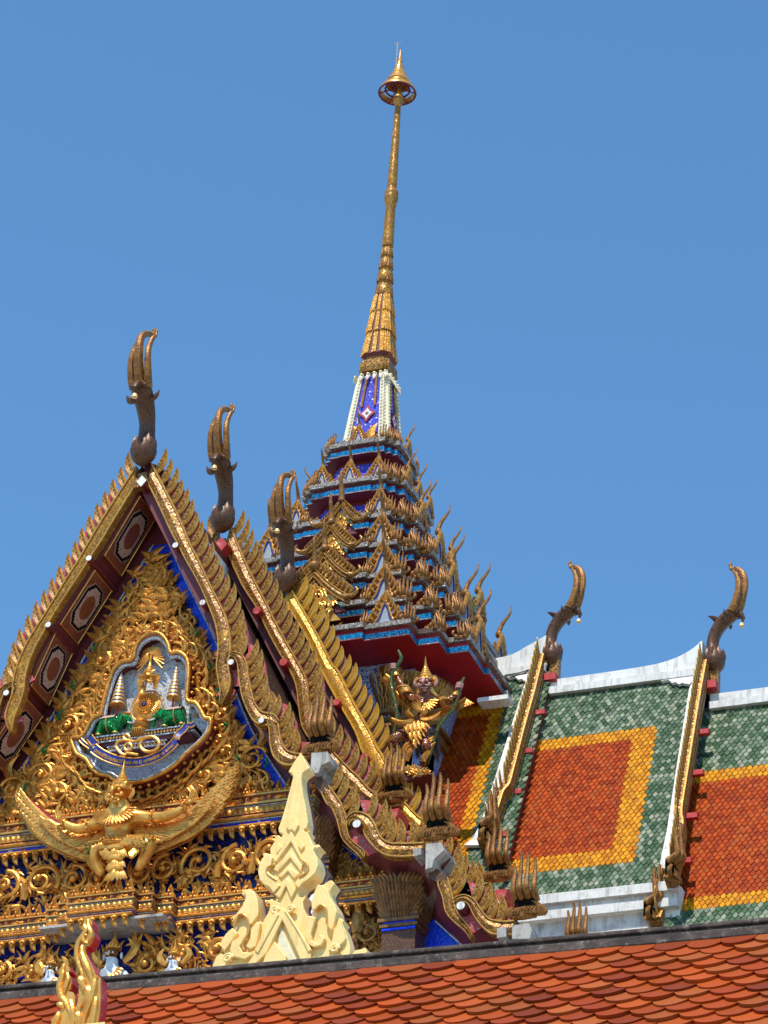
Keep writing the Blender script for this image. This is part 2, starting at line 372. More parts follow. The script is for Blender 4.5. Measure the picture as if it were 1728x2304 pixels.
M['rim'] = paint('gilt_rim', (0.6, 0.306, 0.055), (0.34, 0.144, 0.028), .34, .4, 14, .15, 60)
M['rimo'] = paint('amber_gilt_rim', (.7, .38, .04), (.5, .24, .02), .36, .3, 14, .15, 60)
M['darktile'] = paint('shaded_brown_tile', (.11, .035, .012), (.05, .018, .01), .6, 0, 9, .5, 30)  # shadow on the gable roofs is put into this tile colour

M['golddark'] = paint('aged_gold_painted_shade', (0.26, 0.11, 0.025), (0.07, 0.0282, 0.01), .45, .3, 12, .35, 40)  # aged gold, darkened further to paint the shade on the capitals

M['scale'] = mosaic('gold_and_green_scales', [(0, (.5, .25, .03)), (.6, (.02, .12, .04)), (.75, (.42, .2, .03))], 18, .35, .25, .1, (.2, .1, .02), .02)

M['deepred'] = paint('shaded_dark_red', (.17, .010, .014), (.09, .006, .01), .6, 0, 5, .1)  # on the tiers, shade in the gaps is mixed into this red

# ------------------------------------------------------------------ ground
g = MB(); g.add([(-900, -900, 0), (900, -900, 0), (900, 900, 0), (-900, 900, 0)], [(0, 1, 2, 3)])
o = part('ground', g, M['ground'], None); o['kind'] = 'structure'

# ------------------------------------------------------------------ shared shapes of roof ornament
NF = V((0, -1, 0))
def lerp(a, b, t): return a+(b-a)*t
def board_mb(pairs, thick=.1, back=V((0, 1, 0)), k=3):
    """bargeboard: a moulded ribbon between its inner and outer edge"""
    I = catmull([p[0] for p in pairs], k); O = catmull([p[1] for p in pairs], k)
    mb = MB(); vs = []; n = 9
    prof = [(0, 0), (.02, .022), (.12, .022), (.15, .004), (.48, .03), (.83, .004), (.87, .024), (.98, .024), (1, 0)]
    for a, b in zip(I, O):
        for t, dz in prof: vs.append(lerp(a, b, t)-back*dz)
        vs.append(b+back*thick); vs.append(a+back*thick)
    n = len(prof)+2
    fs = [(i*n+j, (i+1)*n+j, (i+1)*n+(j+1) % n, i*n+(j+1) % n) for i in range(len(I)-1) for j in range(n)]
    fs += [list(range(n))[::-1], [(len(I)-1)*n+j for j in range(n)]]
    mb.add(vs, fs); nn = (len(I)-1)
    mb.m = [(1 if j in (0, 1, 6, 7) else 0) for i in range(nn) for j in range(n)]+[0, 0]
    return mb, O
def tooth_mesh():
    mb = MB(); seg = 8; vs = []
    for i in range(seg+1):
        t = i/seg
        ang = R(54)*(1-t)**1.35
        if i == 0: p = V((0, 0, 0))
        else: p = p+V((math.sin(ang), 0, math.cos(ang)))*(.43/seg)
        tg = V((math.sin(ang), 0, math.cos(ang))); sd = V((tg.z, 0, -tg.x))
        wd = .066*(math.sin(math.pi*(.22+.78*t)))**.8 if i < seg else .002
        th = .03*(1-.6*t)
        vs += [p-sd*wd, p-sd*wd*.62+NF*th*1.1, p+NF*th*.2, p+sd*wd*.62+NF*th*1.1, p+sd*wd, p-NF*th*.6]
    mb.add(vs, [(i*6+k, i*6+(k+1) % 6, (i+1)*6+(k+1) % 6, (i+1)*6+k) for i in range(seg) for k in range(6)]+[[0, 1, 2, 3, 4, 5]])
    mb.m = [(0 if k in (1, 2) and i < seg-1 else 1) for i in range(seg) for k in range(6)]+[1]
    return mb
TOOTH = tooth_mesh().mesh('flame_tooth', [M['tooth'], M['rim']]); TOOTH_O = tooth_mesh().mesh('flame_tooth', [M['orange'], M['rimo']])
def teeth(par, O, mat4f, step, mir, me, s0=.12, sc_=1., s1=0., maxn=99):
    """flame teeth as sub-parts along the outer edge of a bargeboard"""
    acc = 0; nxt = s0; tot = sum((O[i+1]-O[i]).length for i in range(len(O)-1)); cnt = 0
    for i in range(len(O)-1):
        seg = (O[i+1]-O[i]).length
        while acc+seg >= nxt and nxt < tot-s1 and cnt < maxn:
            p = lerp(O[i], O[i+1], (nxt-acc)/seg)
            inst('flame_tooth', me, par, mat4f(p, (O[i+1]-O[i]).normalized(), sc_*random.uniform(.94, 1.06), mir)); nxt += step; cnt += 1
        acc += seg
def front_tooth(p, tg, s, mir):
    p = V(p)+V((-.035, .05, -.03))
    if mir: p.x = -p.x
    # turn the tooth a little with the slope of the board
    a = math.atan2(-tg.z, tg.x); a = max(min(a, R(72)), R(0)); rot = (R(62)-a)*.35
    m = Matrix.Translation(p) @ (Matrix.Scale(-1, 4, V((1, 0, 0))) if mir else Matrix()) @ Matrix.Rotation(-rot, 4, 'Y') @ Matrix.Scale(s, 4)
    return m

def chofa_mb():
    """ridge finial in local axes: x outward, y sideways, z up; 1.9 high.  parts: body mesh, prongs in the same mesh"""
    mb = MB()
    sp = [(.06, 0, .0), (.07, 0, .05), (.08, 0, .12), (.09, 0, .22), (.085, 0, .32), (.06, 0, .42), (.05, 0, .52), (.07, 0, .66), (.13, 0, .80), (.22, 0, .92), (.32, 0, 1.01), (.40, 0, 1.07), (.47, 0, 1.08)]
    rd = [(.02, .02), (.09, .10), (.14, .16), (.165, .185), (.15, .17), (.11, .13), (.095, .115), (.095, .11), (.10, .125), (.105, .14), (.11, .15), (.10, .13), (.035, .05)]
    P = catmull(sp, 3); RR = []
    for i in range(len(sp)-1):
        for j in range(3): RR.append(tuple(rd[i][q]+(rd[i+1][q]-rd[i][q])*j/3 for q in (0, 1)))
    RR.append(rd[-1])
    tube(mb, P, RR, 12, 0, flat=(1, 0, 0))
    # beak
    tube(mb, [(.40, 0, 1.06), (.50, 0, 1.02), (.545, 0, .94), (.53, 0, .87)], [.085, .06, .035, .008], 8)
    # lotus lips round the ball and crest scales
    for k in range(8):
        q = k*math.pi/4; d = V((math.cos(q), math.sin(q), 0))
        flame(mb, V((.085, 0, .2))+d*.13, V((0, 0, 1)), d.cross(V((0, 0, 1))), d, .25, .05, .0, .05)
    flame(mb, (.14, 0, .92), V((-.55, 0, .8)).normalized(), V((-1, 0, 0)), V((0, -1, 0)), .2, .05, .3, .05)
    for sg in (-1, 1):
        flame(mb, (.28, sg*.11, .92), V((.1, sg*.95, .25)).normalized(), V((0, 0, 1)), V((1, 0, 0)), .15, .05, .45, .03)
        ball(mb, (.45, sg*.09, 1.03), .035, 0, 6)
    # three prongs
    def prong(pts, rr):
        P = catmull(pts, 4); k = len(P)
        tube(mb, P, [((rr*(1-.80*(i/(k-1))**1.25)), (rr*.85*(1-.80*(i/(k-1))**1.25))) for i in range(k)], 8, 1, flat=(1, 0, 0))
        e = P[-1]; ball(mb, e+V((.0, 0, .0)), rr*.34, 1, 6, (1, 1, 1.8))
    prong([(.34, 0, 1.02), (.44, 0, 1.17), (.53, 0, 1.38), (.56, 0, 1.60), (.52, 0, 1.78), (.42, .03, 1.89), (.33, .06, 1.92), (.31, .065, 2.0)], .092)
    prong([(.37, -.11, 1.04), (.44, -.125, 1.18), (.49, -.13, 1.38), (.49, -.115, 1.56), (.45, -.095, 1.72), (.41, -.075, 1.77), (.40, -.07, 1.85)], .066)
    prong([(.37, .11, 1.04), (.45, .125, 1.18), (.51, .125, 1.40), (.51, .12, 1.58), (.47, .14, 1.76), (.43, .16, 1.82), (.42, .16, 1.90)], .066)
    return mb
def bell_mb():
    mb = MB(); lathe(mb, (.52, 0, .80), [(.004, .07), (.012, .06), (.03, .05), (.036, .03), (.042, 0), (.03, -.002)], 10); ball(mb, (.52, 0, .79), .012, 0, 6)
    return mb
CH = chofa_mb(); BELL = bell_mb()
CHM = CH.mesh('chofa', [M['bronze'], M['prong']]); BELLM = BELL.mesh('bell', M['cream'])
def chofa(par, p, out, s=1.0, lean=0.):
    out = V(out).normalized(); up = V((0, 0, 1))
    m4 = frame(p, out, up.cross(out), up) @ Matrix.Scale(s, 4)
    o = inst('chofa', CHM, par, m4); WL[o.name] = V((0, 0, 0))
    b = bpy.data.objects.new('bell', BELLM); COL.objects.link(b); b.parent = o
    return o
X_ = V((1, 0, 0))
def naga_mb():
    """rake end: five upright naga crests over a black block standing in for a shaded hollow, collar of curled leaves.  local x sideways out, y = towards viewer is -y, z up"""
    mb = MB()
    for i, (x, h, y) in enumerate([(-.15, .66, -.10), (-.052, .80, -.14), (.05, .77, -.15), (.145, .69, -.11)]):
        P = catmull([(x*.95, .02, .16), (x, y-.01, .26), (x*1.02, y-.01, .40), (x*.98+.006, y+.01, h*.84), (x*1.04, y-.005, h)], 4)
        k = len(P); tube(mb, P, [(.060*(1-.70*(j/(k-1))**1.1), .055*(1-.68*(j/(k-1))**1.1)) for j in range(k)], 8, 1)
        ball(mb, P[-1], .018, 0, 6, (1, 1, 1.9))
        flame(mb, P[2]+V((0, -.03, -.02)), V((0, -.15, 1)).normalized(), X_, NF, .26, .02, .1, .016, 1, 4)
    tube(mb, [(-.17, .02, -.05), (-.02, -.07, -.09), (.15, .0, -.05)], [(.06, .06), (.07, .07), (.06, .06)], 8, 1)
    box(mb, (-.14, -.06, -.04), (.14, .05, .20), 2)  # black block painted in for the shade of the hollow
    for i in range(8):
        x = -.15+.043*i
        flame(mb, (x, -.09-.02*math.sin(i/7*math.pi), -.10), V((.1, -.12, 1)).normalized(), X_, NF, .13, .03, .3, .03, 1, 4)
    for i in range(4):
        x = .15+.035*i
        flame(mb, (x, -.03, -.10+.0*i), V((.35, -.1, .9)).normalized(), -X_, NF, .28-.045*i, .04, .55, .04, 1)
    for i in range(2): flame(mb, (-.17-.03*i, -.02, -.08), V((-.35, -.1, .9)).normalized(), X_, NF, .18, .035, .4, .03, 1)
    return mb
NAGAM = naga_mb().mesh('naga_finial', [M['bronze'], M['prong'], M['black']])

# ------------------------------------------------------------------ front hall
HALL = thing('temple_gable', 'front gilded temple gable with the emblem in its blue glass pediment, nearest of three', 'temple gable', (0, .3, 0), 'stepped gables of the temple front')
HALL2 = thing('temple_gable', 'middle brown gold gable with red beam ends, stepping up behind the emblem gable', 'temple gable', (0, 2.6, 0), 'stepped gables of the temple front')
HALL3 = thing('temple_gable', 'rear gable with bright amber bargeboard, against the foot of the spire', 'temple gable', (0, 4.8, 0), 'stepped gables of the temple front')
def own(y): return HALL if y < 1 else (HALL2 if y < 3.5 else HALL3)
Y1, Y2, Y3, YS = -.75, 1.9, 4.2, 7.02
def pr(lst, y): return [(Fy(*a, y), Fy(*b, y)) for a, b in lst]
G1A = [((333,1090),(343,1042)),((362,1150),(385,1122)),((382,1194),(409,1172)),((401,1229),(433,1230)),((414,1255),(447,1255)),((448,1316),(477,1320)),((470,1368),(504,1372)),((484,1406),(514,1400)),((490,1445),(520,1430)),((489,1475),(521,1467)),((486,1497),(516,1495)),((489,1525),(521,1530)),((495,1556),(517,1554)),((493,1586),(500,1584))]
G1A2 = [((513,1494),(502,1486)),((513,1484),(507,1471)),((522,1478),(523,1466)),((532,1488),(547,1474)),((535,1505),(558,1496)),((537,1524),(561,1520)),((543,1564),(567,1550)),((554,1594),(575,1580)),((568,1621),(588,1598)),((583,1631),(600,1603)),((602,1634),(618,1606)),((616,1634),(629,1622))]
G1A3 = [((600,1618),(606,1604)),((604,1634),(627,1626)),((606,1655),(631,1648)),((607,1674),(638,1674)),((614,1702),(652,1690)),((634,1721),(674,1695)),((656,1723),(692,1694)),((690,1714),(716,1688))]
G1B = [((722,1783),(742,1768)),((734,1809),(768,1803)),((745,1817),(772,1815)),((757,1844),(781,1838)),((763,1866),(783,1866)),((768,1884),(789,1886)),((781,1902),(806,1902)),((799,1918),(821,1914)),((815,1934),(822,1928))]
G1B2 = [((787,1860),(778,1848)),((790,1850),(784,1836)),((799,1846),(797,1827)),((810,1856),(815,1827)),((817,1872),(832,1834)),((823,1885),(844,1850)),((833,1898),(851,1867)),((845,1911),(860,1884)),((862,1923),(877,1895)),((882,1929),(900,1896)),((920,1929),(925,1896)),((952,1925),(955,1895))]
G1C = [((985,1984),(1010,1975)),((986,1997),(1013,1988)),((995,2018),(1020,2013)),((1002,2052),(1026,2040)),((1021,2075),(1037,2062)),((1046,2096),(1056,2085)),((1059,2116),(1064,2106))]
G1C2 = [((1024,2047),(1016,2034)),((1030,2036),(1026,2018)),((1046,2031),(1048,2013)),((1057,2042),(1069,2024)),((1065,2060),(1082,2043)),((1080,2081),(1101,2066)),((1101,2101),(1122,2070)),((1122,2105),(1135,2072)),((1152,2106),(1158,2070))]
G2A = [((508,1238),(519,1180)),((543,1316),(562,1280)),((579,1372),(608,1370)),((590,1397),(618,1392)),((615,1447),(644,1440)),((647,1503),(676,1497)),((665,1542),(692,1530)),((671,1587),(696,1570)),((678,1632),(702,1620)),((694,1662),(718,1650)),((722,1700),(744,1682)),((760,1745),(782,1722)),((790,1778),(810,1748)),((820,1805),(837,1778)),((860,1817),(868,1793)),((902,1814),(905,1790))]
G3A = [((637,1352),(659,1329)),((683,1424),(715,1426)),((716,1498),(749,1494)),((728,1522),(763,1509)),((761,1583),(799,1582)),((797,1645),(835,1647)),((812,1688),(850,1679)),((826,1712),(865,1702)),((842,1740),(873,1730)),((852,1765),(877,1762)),((875,1800),(901,1792)),((915,1850),(944,1837)),((960,1890),(994,1870))]
G2B = [((905,1880),(928,1868)),((940,1925),(962,1905)),((985,1965),(1005,1940)),((1040,2015),(1050,1990)),((1100,2010),(1105,1985))]
def bargeboard(lst, y, mat, tooth, step=.2, mir=False, hasteeth=True, s0=.1, s1=0., sc_=1., maxn=99):
    mb, O = board_mb(pr(lst, y))
    b = part('bargeboard', mb.mirror() if mir else mb, [mat, M['rimo'] if mat is M['orange'] else M['rim']], own(y))
    if hasteeth and len(O) > 12:
        st = MB(); Q_ = O[2:-2]; n = len(Q_); vs = []
        for i, p in enumerate(Q_):
            tg = (Q_[min(i+1, n-1)]-Q_[max(i-1, 0)]).normalized(); nn = V((-tg.z, 0, tg.x)); nn = nn if nn.z > 0 else -nn
            for h, dy in ((-.03, .08), (.2, .08), (.2, .12), (-.03, .12)): vs.append(p+nn*h+V((0, dy, 0)))
        st.add(vs, [(i*4+k, (i+1)*4+k, (i+1)*4+(k+1) % 4, i*4+(k+1) % 4) for i in range(n-1) for k in range(4)])
        part('red_edge_strip', st.mirror() if mir else st, M['redlat'], b)
    if hasteeth: teeth(b, O, front_tooth, step, mir, tooth, s0, sc_, s1, maxn)
    return b
for mir in (False, True):
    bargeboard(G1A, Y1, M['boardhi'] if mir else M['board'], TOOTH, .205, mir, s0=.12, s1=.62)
    bargeboard(G1A2, Y1, M['board'], TOOTH, .19, mir, s0=.3, s1=.14, sc_=.95)
    bargeboard(G1A3, Y1, M['board'], TOOTH, .17, mir, s0=.05, s1=.2, sc_=.92)
    if not mir:
        bargeboard(G1B, Y1, M['board'], TOOTH, .17, mir, s0=.02, s1=.66, sc_=.98)
        bargeboard(G1B2, Y1, M['board'], TOOTH, .165, mir, s0=.36, s1=.05, sc_=.98)
        bargeboard(G1C, Y1, M['board'], TOOTH, .17, mir, s0=.02, s1=.66, sc_=1.0)
        bargeboard(G1C2, Y1, M['board'], TOOTH, .165, mir, s0=.34, s1=.1, sc_=.95)
    bargeboard(G2A, Y2, M['board'], TOOTH, .2, mir, s0=.12, s1=.12, maxn=4 if mir else 99)
    bargeboard(G3A, Y3, M['orange'], TOOTH_O, .205, mir, s0=.14, s1=.1, hasteeth=not mir)
bargeboard(G2B, Y2, M['board'], TOOTH, .18, s0=.1, s1=.1)
# apex pieces where two boards meet, beam ends
def apex(y, px, mat, h=.34):
    a = Fy(*px, y); x = .12
    mb = MB(); prism(mb, [(-x, y-.03, a.z-.24), (x, y-.03, a.z-.24), (x*.5, y-.03, a.z+h-.22), (-x*.5, y-.03, a.z+h-.22)], (0, .12, 0)); part('apex_piece', mb, mat, own(y))
apex(Y1, (332,1062), M['board'], .2); apex(Y2, (512,1210), M['board'], .2); apex(Y3, (645,1345), M['orange'], .2)
def beam_end(c, y0, y1, s, mat, capmat):
    mb = MB(); c = V(c)
    prism(mb, [c+V((0, 0, s)), c+V((-s*.8, 0, 0)), c+V((0, 0, -s)), c+V((s*.8, 0, 0))], (0, y1-y0, 0))
    o = part('ridge_beam', mb, mat, own(y0))
    mb = MB(); prism(mb, [c+V((0, -.012, s)), c+V((-s*.8, -.012, 0)), c+V((0, -.012, -s)), c+V((s*.8, -.012, 0))], (0, .01, 0)); part('beam_cap', mb, capmat, o)
beam_end(Fy(319, 1083, Y1-.08), Y1-.08, 0, .09, M['maroon'], M['white'])
beam_end(Fy(497, 1226, Y2-.2), Y2-.2, Y2+.6, .13, M['red'], M['redbright'])
def purlin(px, y0, y1, r, mat, capmat, mir=False):
    c = Fy(*px, y0)
    if mir: c.x = -c.x
    mb = MB(); tube(mb, [c, c+V((0, y1-y0, 0))], r, 10); o = part('purlin', mb, mat, own(y0))
    mb = MB(); tube(mb, [c+V((0, -.012, 0)), c+V((0, -.001, 0))], r*.97, 10); part('purlin_cap', mb, capmat, o)
for mir in (False, True):
    for q in ((395, 1227), (456, 1356), (520, 1490), (588, 1621)): purlin(q, Y1-.06, .05, .042, M['maroon'], M['white'], mir)
for q in ((578, 1374), (638, 1490), (699, 1613)): purlin(q, Y2-.1, Y2+.7, .06, M['red'], M['redbright'])
for q in ((757, 1580), (820, 1703),): purlin(q, Y3-.1, Y3+.7, .06, M['red'], M['redbright'])
purlin((803, 1854), Y1-.1, .05, .055, M['maroon'], M['white']); purlin((1037, 2038), Y1-.1, .05, .055, M['maroon'], M['white'])
# chofas
chofa(HALL, V((0, Y1+.02, Fy(333, 1048, Y1).z-.03)), (0, -1, 0), 1.03)
chofa(HALL2, V((0, Y2+.02, Fy(505, 1198, Y2).z-.03)), (0, -1, 0), 1.0)
chofa(HALL3, V((0, Y3+.02, Fy(644, 1332, Y3).z-.03)), (0, -1, 0), .98)
# naga finials at the rake ends
def naga(px, y, s=1., mir=False, yaw=0):
    p = Fy(*px, y)
    if mir: p.x = -p.x
    return inst('naga_finial', NAGAM, own(y), Matrix.Translation(p) @ Matrix.Rotation(yaw, 4, 'Z') @ (Matrix.Scale(-1, 4, V((1, 0, 0))) if mir else Matrix()) @ Matrix.Scale(s, 4))
naga((722, 1682), Y1, .92); naga((985, 1872), Y1, .92); naga((1183, 2050), Y1, .88)
naga((888, 1790), Y2, .88); naga((1122, 1968), Y2, .86)
# plaster blocks under the naga finials
def block(pts, y, depth, mat, name='plaster_block'):
    mb = MB(); prism(mb, [Fy(*p, y) for p in pts], (0, depth, 0)); return part(name, mb, mat, own(y), smooth=False)
block([(701,1694),(737,1691),(742,1712),(722,1722),(716,1738),(698,1742)], Y1-.12, .5, M['greyplaster'])
block([(958,1899),(992,1895),(999,1912),(977,1932),(972,1951),(957,1956)], Y1-.12, .5, M['greyplaster'])
block([(1152,2082),(1190,2077),(1196,2094),(1192,2112),(1152,2112)], Y1-.12, .5, M['greyplaster'])
block([(876,1822),(898,1818),(892,1836),(886,1846)], Y2-.12, .4, M['redbright']); block([(1112,2002),(1142,2000),(1136,2018),(1122,2027)], Y2-.12, .4, M['redbright'])
block([(929,1911),(947,1906),(948,1923),(930,1926)], Y1-.1, .3, M['greyplaster'], 'beam_stub'); block([(1118,2088),(1139,2085),(1139,2107),(1118,2110)], Y1-.1, .3, M['greyplaster'], 'beam_stub')
block([(700,1752),(722,1748),(742,1772),(725,1788),(712,1770)], Y1-.02, .12, M['bronze'], 'bracket')
block([(955,1958),(985,1955),(1008,1975),(985,1985),(962,1975)], Y1-.02, .12, M['bronze'], 'bracket')

# ------------------------------------------------------------------ pediment and soffits
apz = Fy(379, 1221, 0).z
ped_edge = [Fy(*q, 0) for q in ((379,1221),(421,1311),(470,1408),(489,1452),(523,1539),(562,1633),(600,1700),(645,1768))]
mb = MB(); poly = [V((p.x, .02, p.z)) for p in ped_edge]
zb = 18.6
rg = poly+[V((poly[-1].x, .02, zb))]
full = rg+[V((-p.x, p.y, p.z)) for p in rg[::-1] if p.x > .01]
prism(mb, full, (0, .12, 0)); part('pediment_field', mb, M['blue'], HALL, smooth=False)
# thin silver line along the edge
mb = MB()
for mir in (1, -1):
    tube(mb, [V((p.x*mir, -.005, p.z)) for p in catmull(ped_edge, 3)], .014, 6)
part('silver_edging', mb, M['silver'], HALL)
# soffit between the bargeboard and the pediment wall
inner = [Fy(*q, Y1+.1) for q in ((327,1072),(382,1196),(414,1258),(450,1325),(486,1410),(500,1480),(530,1540),(580,1625),(620,1700),(690,1712))]
def soff(side, y0=Y1+.1, y1=.05):
    mb = MB(); IN = catmull(inner, 3); n = len(IN); vs = []
    for p in IN:
        up = V((.16, 0, .12))
        for a in (V((p.x, y0, p.z))+up*.3, V((p.x, y1, p.z))+up*.3, V((p.x, y1, p.z))+up*1.3, V((p.x, y0, p.z))+up*1.3): vs.append(V((a.x*side, a.y, a.z)))
    f = [(i*4+k, (i+1)*4+k, (i+1)*4+(k+1) % 4, i*4+(k+1) % 4) for i in range(n-1) for k in range(4)]
    mb.add(vs, f); return part('soffit', mb, M['maroon'], HALL, smooth=False)
sR = soff(1); sL = soff(-1)
mb = MB(); P = [V((max(p.x+.07, 0), .055, p.z+.05)) for p in catmull(inner, 3)]
prism(mb, P+[V((P[-1].x, .055, 18.6)), V((-P[-1].x, .055, 18.6))]+[V((-p.x, .055, p.z)) for p in P[::-1] if p.x > .02], (0, .1, 0)); part('gable_wall', mb, M['maroon'], HALL, smooth=False)
# painted coffers of the left soffit: built in the soffit's own plane
def coffer(a, b, first=False):
    """a,b: pixel of the upper and lower end on the outer edge (rake direction), panel runs in depth"""
    def onl(q):
        z = Fy(*q, Y1+.1).z; L_in = catmull(inner, 6); p = min(L_in, key=lambda p: abs(p.z-z)); return V((-p.x, Y1+.1, p.z))
    P0, P1 = onl(a), onl(b); e = (P1-P0); Lr = e.length; e.normalize(); dp = V((.0, 1, 0))
    nrm = e.cross(dp).normalized(); nrm = nrm if nrm.z < 0 else -nrm
    D = .56; c0 = P0+nrm*.03+dp*.03
    def pt(u, v, h=0): return c0+e*(u*Lr)+dp*(v*D)+nrm*h
    mb = MB()
    def slab(poly, h0, h1):
        prism(mb, [pt(u, v, h0) for u, v in poly], nrm*(h1-h0))
    slab([(0, 0), (1, 0), (1, 1), (0, 1)], -.10, .012)
    o = part('soffit_panel', mb, M['panel'], HALL, smooth=False)
    # gold fillets round the panel
    mb = MB()
    for q in (((0, .0), (1, .0)), ((.0, .97), (1, .97)), ((.01, 0), (.01, 1)), ((.99, 0), (.99, 1))):
        tube(mb, [pt(*q[0], .014), pt(*q[1], .014)], .007, 5)
    part('fillet', mb, M['goldline'], o)
    def stepped(i, k):
        u0, u1, v0, v1 = .5-i*.5, .5+i*.5, .5-k*.5, .5+k*.5
        s = .035*.5/Lr*2; t = .05
        c = []
        for (uu, vv, du, dv) in ((u0, v0, 1, 1), (u1, v0, -1, 1), (u1, v1, -1, -1), (u0, v1, 1, -1)):
            st = [(uu, vv+dv*3*t), (uu+du*s, vv+dv*3*t), (uu+du*s, vv+dv*2*t), (uu+du*2*s, vv+dv*2*t), (uu+du*2*s, vv+dv*t), (uu+du*3*s, vv+dv*t), (uu+du*3*s, vv)]
            if du*dv < 0: st = st[::-1]
            c += st
        return c
    for nm, i, k, h, mt in (('pale_line', .74, .78, .016, M['pale']), ('black_frame', .72, .74, .020, M['black']), ('pale_field', .64, .60, .024, M['pale'])):
        mb = MB(); slab(stepped(i, k), .01, h); part(nm, mb, mt, o, smooth=False)
    mb = MB(); slab([(.5+.2*math.cos(q*math.pi/12), .5+.23*math.sin(q*math.pi/12)) for q in range(24)], .02, .028); part('medallion', mb, M['panel'], o, smooth=False)
    mb = MB()
    for q in range(8):
        a_ = (q+.5)*math.pi/4; cu, cv = .5+.27*math.cos(a_), .5+.27*math.sin(a_)
        slab([(cu+.012*math.cos(z), cv+.02*math.sin(z)) for z in [k*math.pi/4 for k in range(8)]], .02, .027)
    part('medallion_dots', mb, M['panel'], o, smooth=False)
coffer((318, 1100), (207, 1253)); coffer((196, 1282), (108, 1400)); coffer((95, 1425), (14, 1548)); coffer((3, 1572), (-75, 1690))

# walls of the stepped gables behind, roofs, ridge caps
def gable_wall(lst, y, mat):
    mb = MB(); P = [Fy(*a, y) for a, b in lst]; P = [V((max(p.x, 0), y, p.z+.1)) for p in P]
    poly = P+[V((P[-1].x, y, 17)), V((-P[-1].x, y, 17))]+[V((-p.x, y, p.z)) for p in P[:0:-1]]
    prism(mb, poly, (0, .15, 0)); part('gable_wall', mb, mat, HALL, smooth=False)
def shift(lst, dx, dy): return [((a[0]+dx, a[1]+dy), b) for a, b in lst]
def wall_from(lst, yb, y):
    mb = MB(); P = [Fy(*b, yb) for a, b in lst[:8]]; P = [V((max(p.x-.04, .0), y, p.z-.06)) for p in P]
    poly = P+[V((P[-1].x+.5, y, 17)), V((-P[-1].x-.5, y, 17))]+[V((-p.x, y, p.z)) for p in P[::-1] if p.x > .02]
    prism(mb, poly, (0, .15, 0)); part('gable_wall', mb, M['maroon'], own(yb), smooth=False)
wall_from(G2A, Y2, Y2+.7); wall_from(G3A, Y3, Y3+.7)
GREEN = [(.055, .10, .05), (.066, .118, .06), (.08, .13, .072), (.042, .085, .04), (.095, .14, .085)]
PALE = [(.16, .20, .14), (.21, .245, .175), (.13, .17, .11), (.26, .28, .19)]
YEL = [(.56, .22, .008), (.62, .26, .010), (.49, .17, .008)]
ORG = [(.33, .042, .004), (.40, .056, .005), (.27, .032, .004), (.36, .065, .010)]
def tiles(mb, Pf, nu, nv, colf, th=.022, keep=None):
    """fish-scale tiles laid on the surface Pf(u,v): u along the ridge, v down the slope"""
    for j in range(nv+1):
        for i in range(-1, nu+1):
            u = (i+.5*(j % 2)+.5)/nu; v = j/nv
            if u < -.001 or u > 1.001: continue
            if keep and not keep(u, v): continue
            p = Pf(u, v); eu = (Pf(u+.5/nu, v)-Pf(u-.5/nu, v)); ev = (Pf(u, v+.5/nv)-Pf(u, v-.5/nv))
            n = eu.cross(ev).normalized(); n = n if n.z > 0 else -n
            jit = random.uniform(-.003, .003); col = colf(u, v); k = random.uniform(.86, 1.1); col = tuple(c*k for c in col)
            top = [(-.46, -.1), (.46, -.1)]; low = [(.46, .72), (.33, 1.06), (.14, 1.36), (0, 1.48), (-.14, 1.36), (-.33, 1.06), (-.46, .72)]
            vs = [p+eu*a+ev*b+n*(th*(.25+.75*max(b, 0)/1.46)+jit) for a, b in top+low]
            vs += [p+eu*a+ev*b-n*.004 for a, b in low]
            m_ = len(top+low)
            mb.add(vs, [list(range(m_))]+[(2+q, m_+q, m_+q+1, 3+q) for q in range(len(low)-1)], 0, col)
def banded(u, v, b):
    """green border, yellow band, orange field; b = (u0,u1,v0,v1 of band outside, width u, width v)"""
    u0, u1, v0, v1, wu, wv = b
    if u0 < u < u1 and v0 < v < v1:
        if u0+wu < u < u1-wu and v0+wv < v < v1-wv: return random.choice(ORG)
        return random.choice(YEL)
    return random.choice(PALE) if random.random() < .46 else random.choice(GREEN)
def bil(a, b, c, d):
    return lambda u, v: (a*(1-u)+b*u)*(1-v)+(c*(1-u)+d*u)*v
def slope(a, b, c, d, name, par, nu, nv, bands, smooth=False, keep=None, mat='tile'):
    """roof slope: a slab with tiles as its sub-part. a,b ridge ends, c,d eave ends"""
    a, b, c, d = V(a), V(b), V(c), V(d); n = (b-a).cross(c-a).normalized(); n = n if n.z > 0 else -n
    mb = MB(); prism(mb, [a-n*.02, b-n*.02, d-n*.02, c-n*.02], -n*.12); o = part('roof', mb, M['maroon'], par, smooth=False)
    mb = MB(); tiles(mb, bil(a, b, c, d), nu, nv, lambda u, v: banded(u, v, bands), keep=keep); part(name, mb, M[mat], o, smooth=False)
    return o
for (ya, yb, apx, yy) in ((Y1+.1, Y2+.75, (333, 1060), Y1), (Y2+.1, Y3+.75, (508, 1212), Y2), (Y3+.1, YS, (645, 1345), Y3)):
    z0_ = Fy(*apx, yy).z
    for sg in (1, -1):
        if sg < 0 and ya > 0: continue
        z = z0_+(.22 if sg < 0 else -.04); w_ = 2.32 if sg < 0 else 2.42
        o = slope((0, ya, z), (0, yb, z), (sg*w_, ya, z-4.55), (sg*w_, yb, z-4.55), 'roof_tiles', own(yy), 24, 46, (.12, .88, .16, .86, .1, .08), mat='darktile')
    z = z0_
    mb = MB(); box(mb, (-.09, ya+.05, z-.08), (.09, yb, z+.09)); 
    part('ridge_cap', mb, M['white'], own(yy), smooth=False)

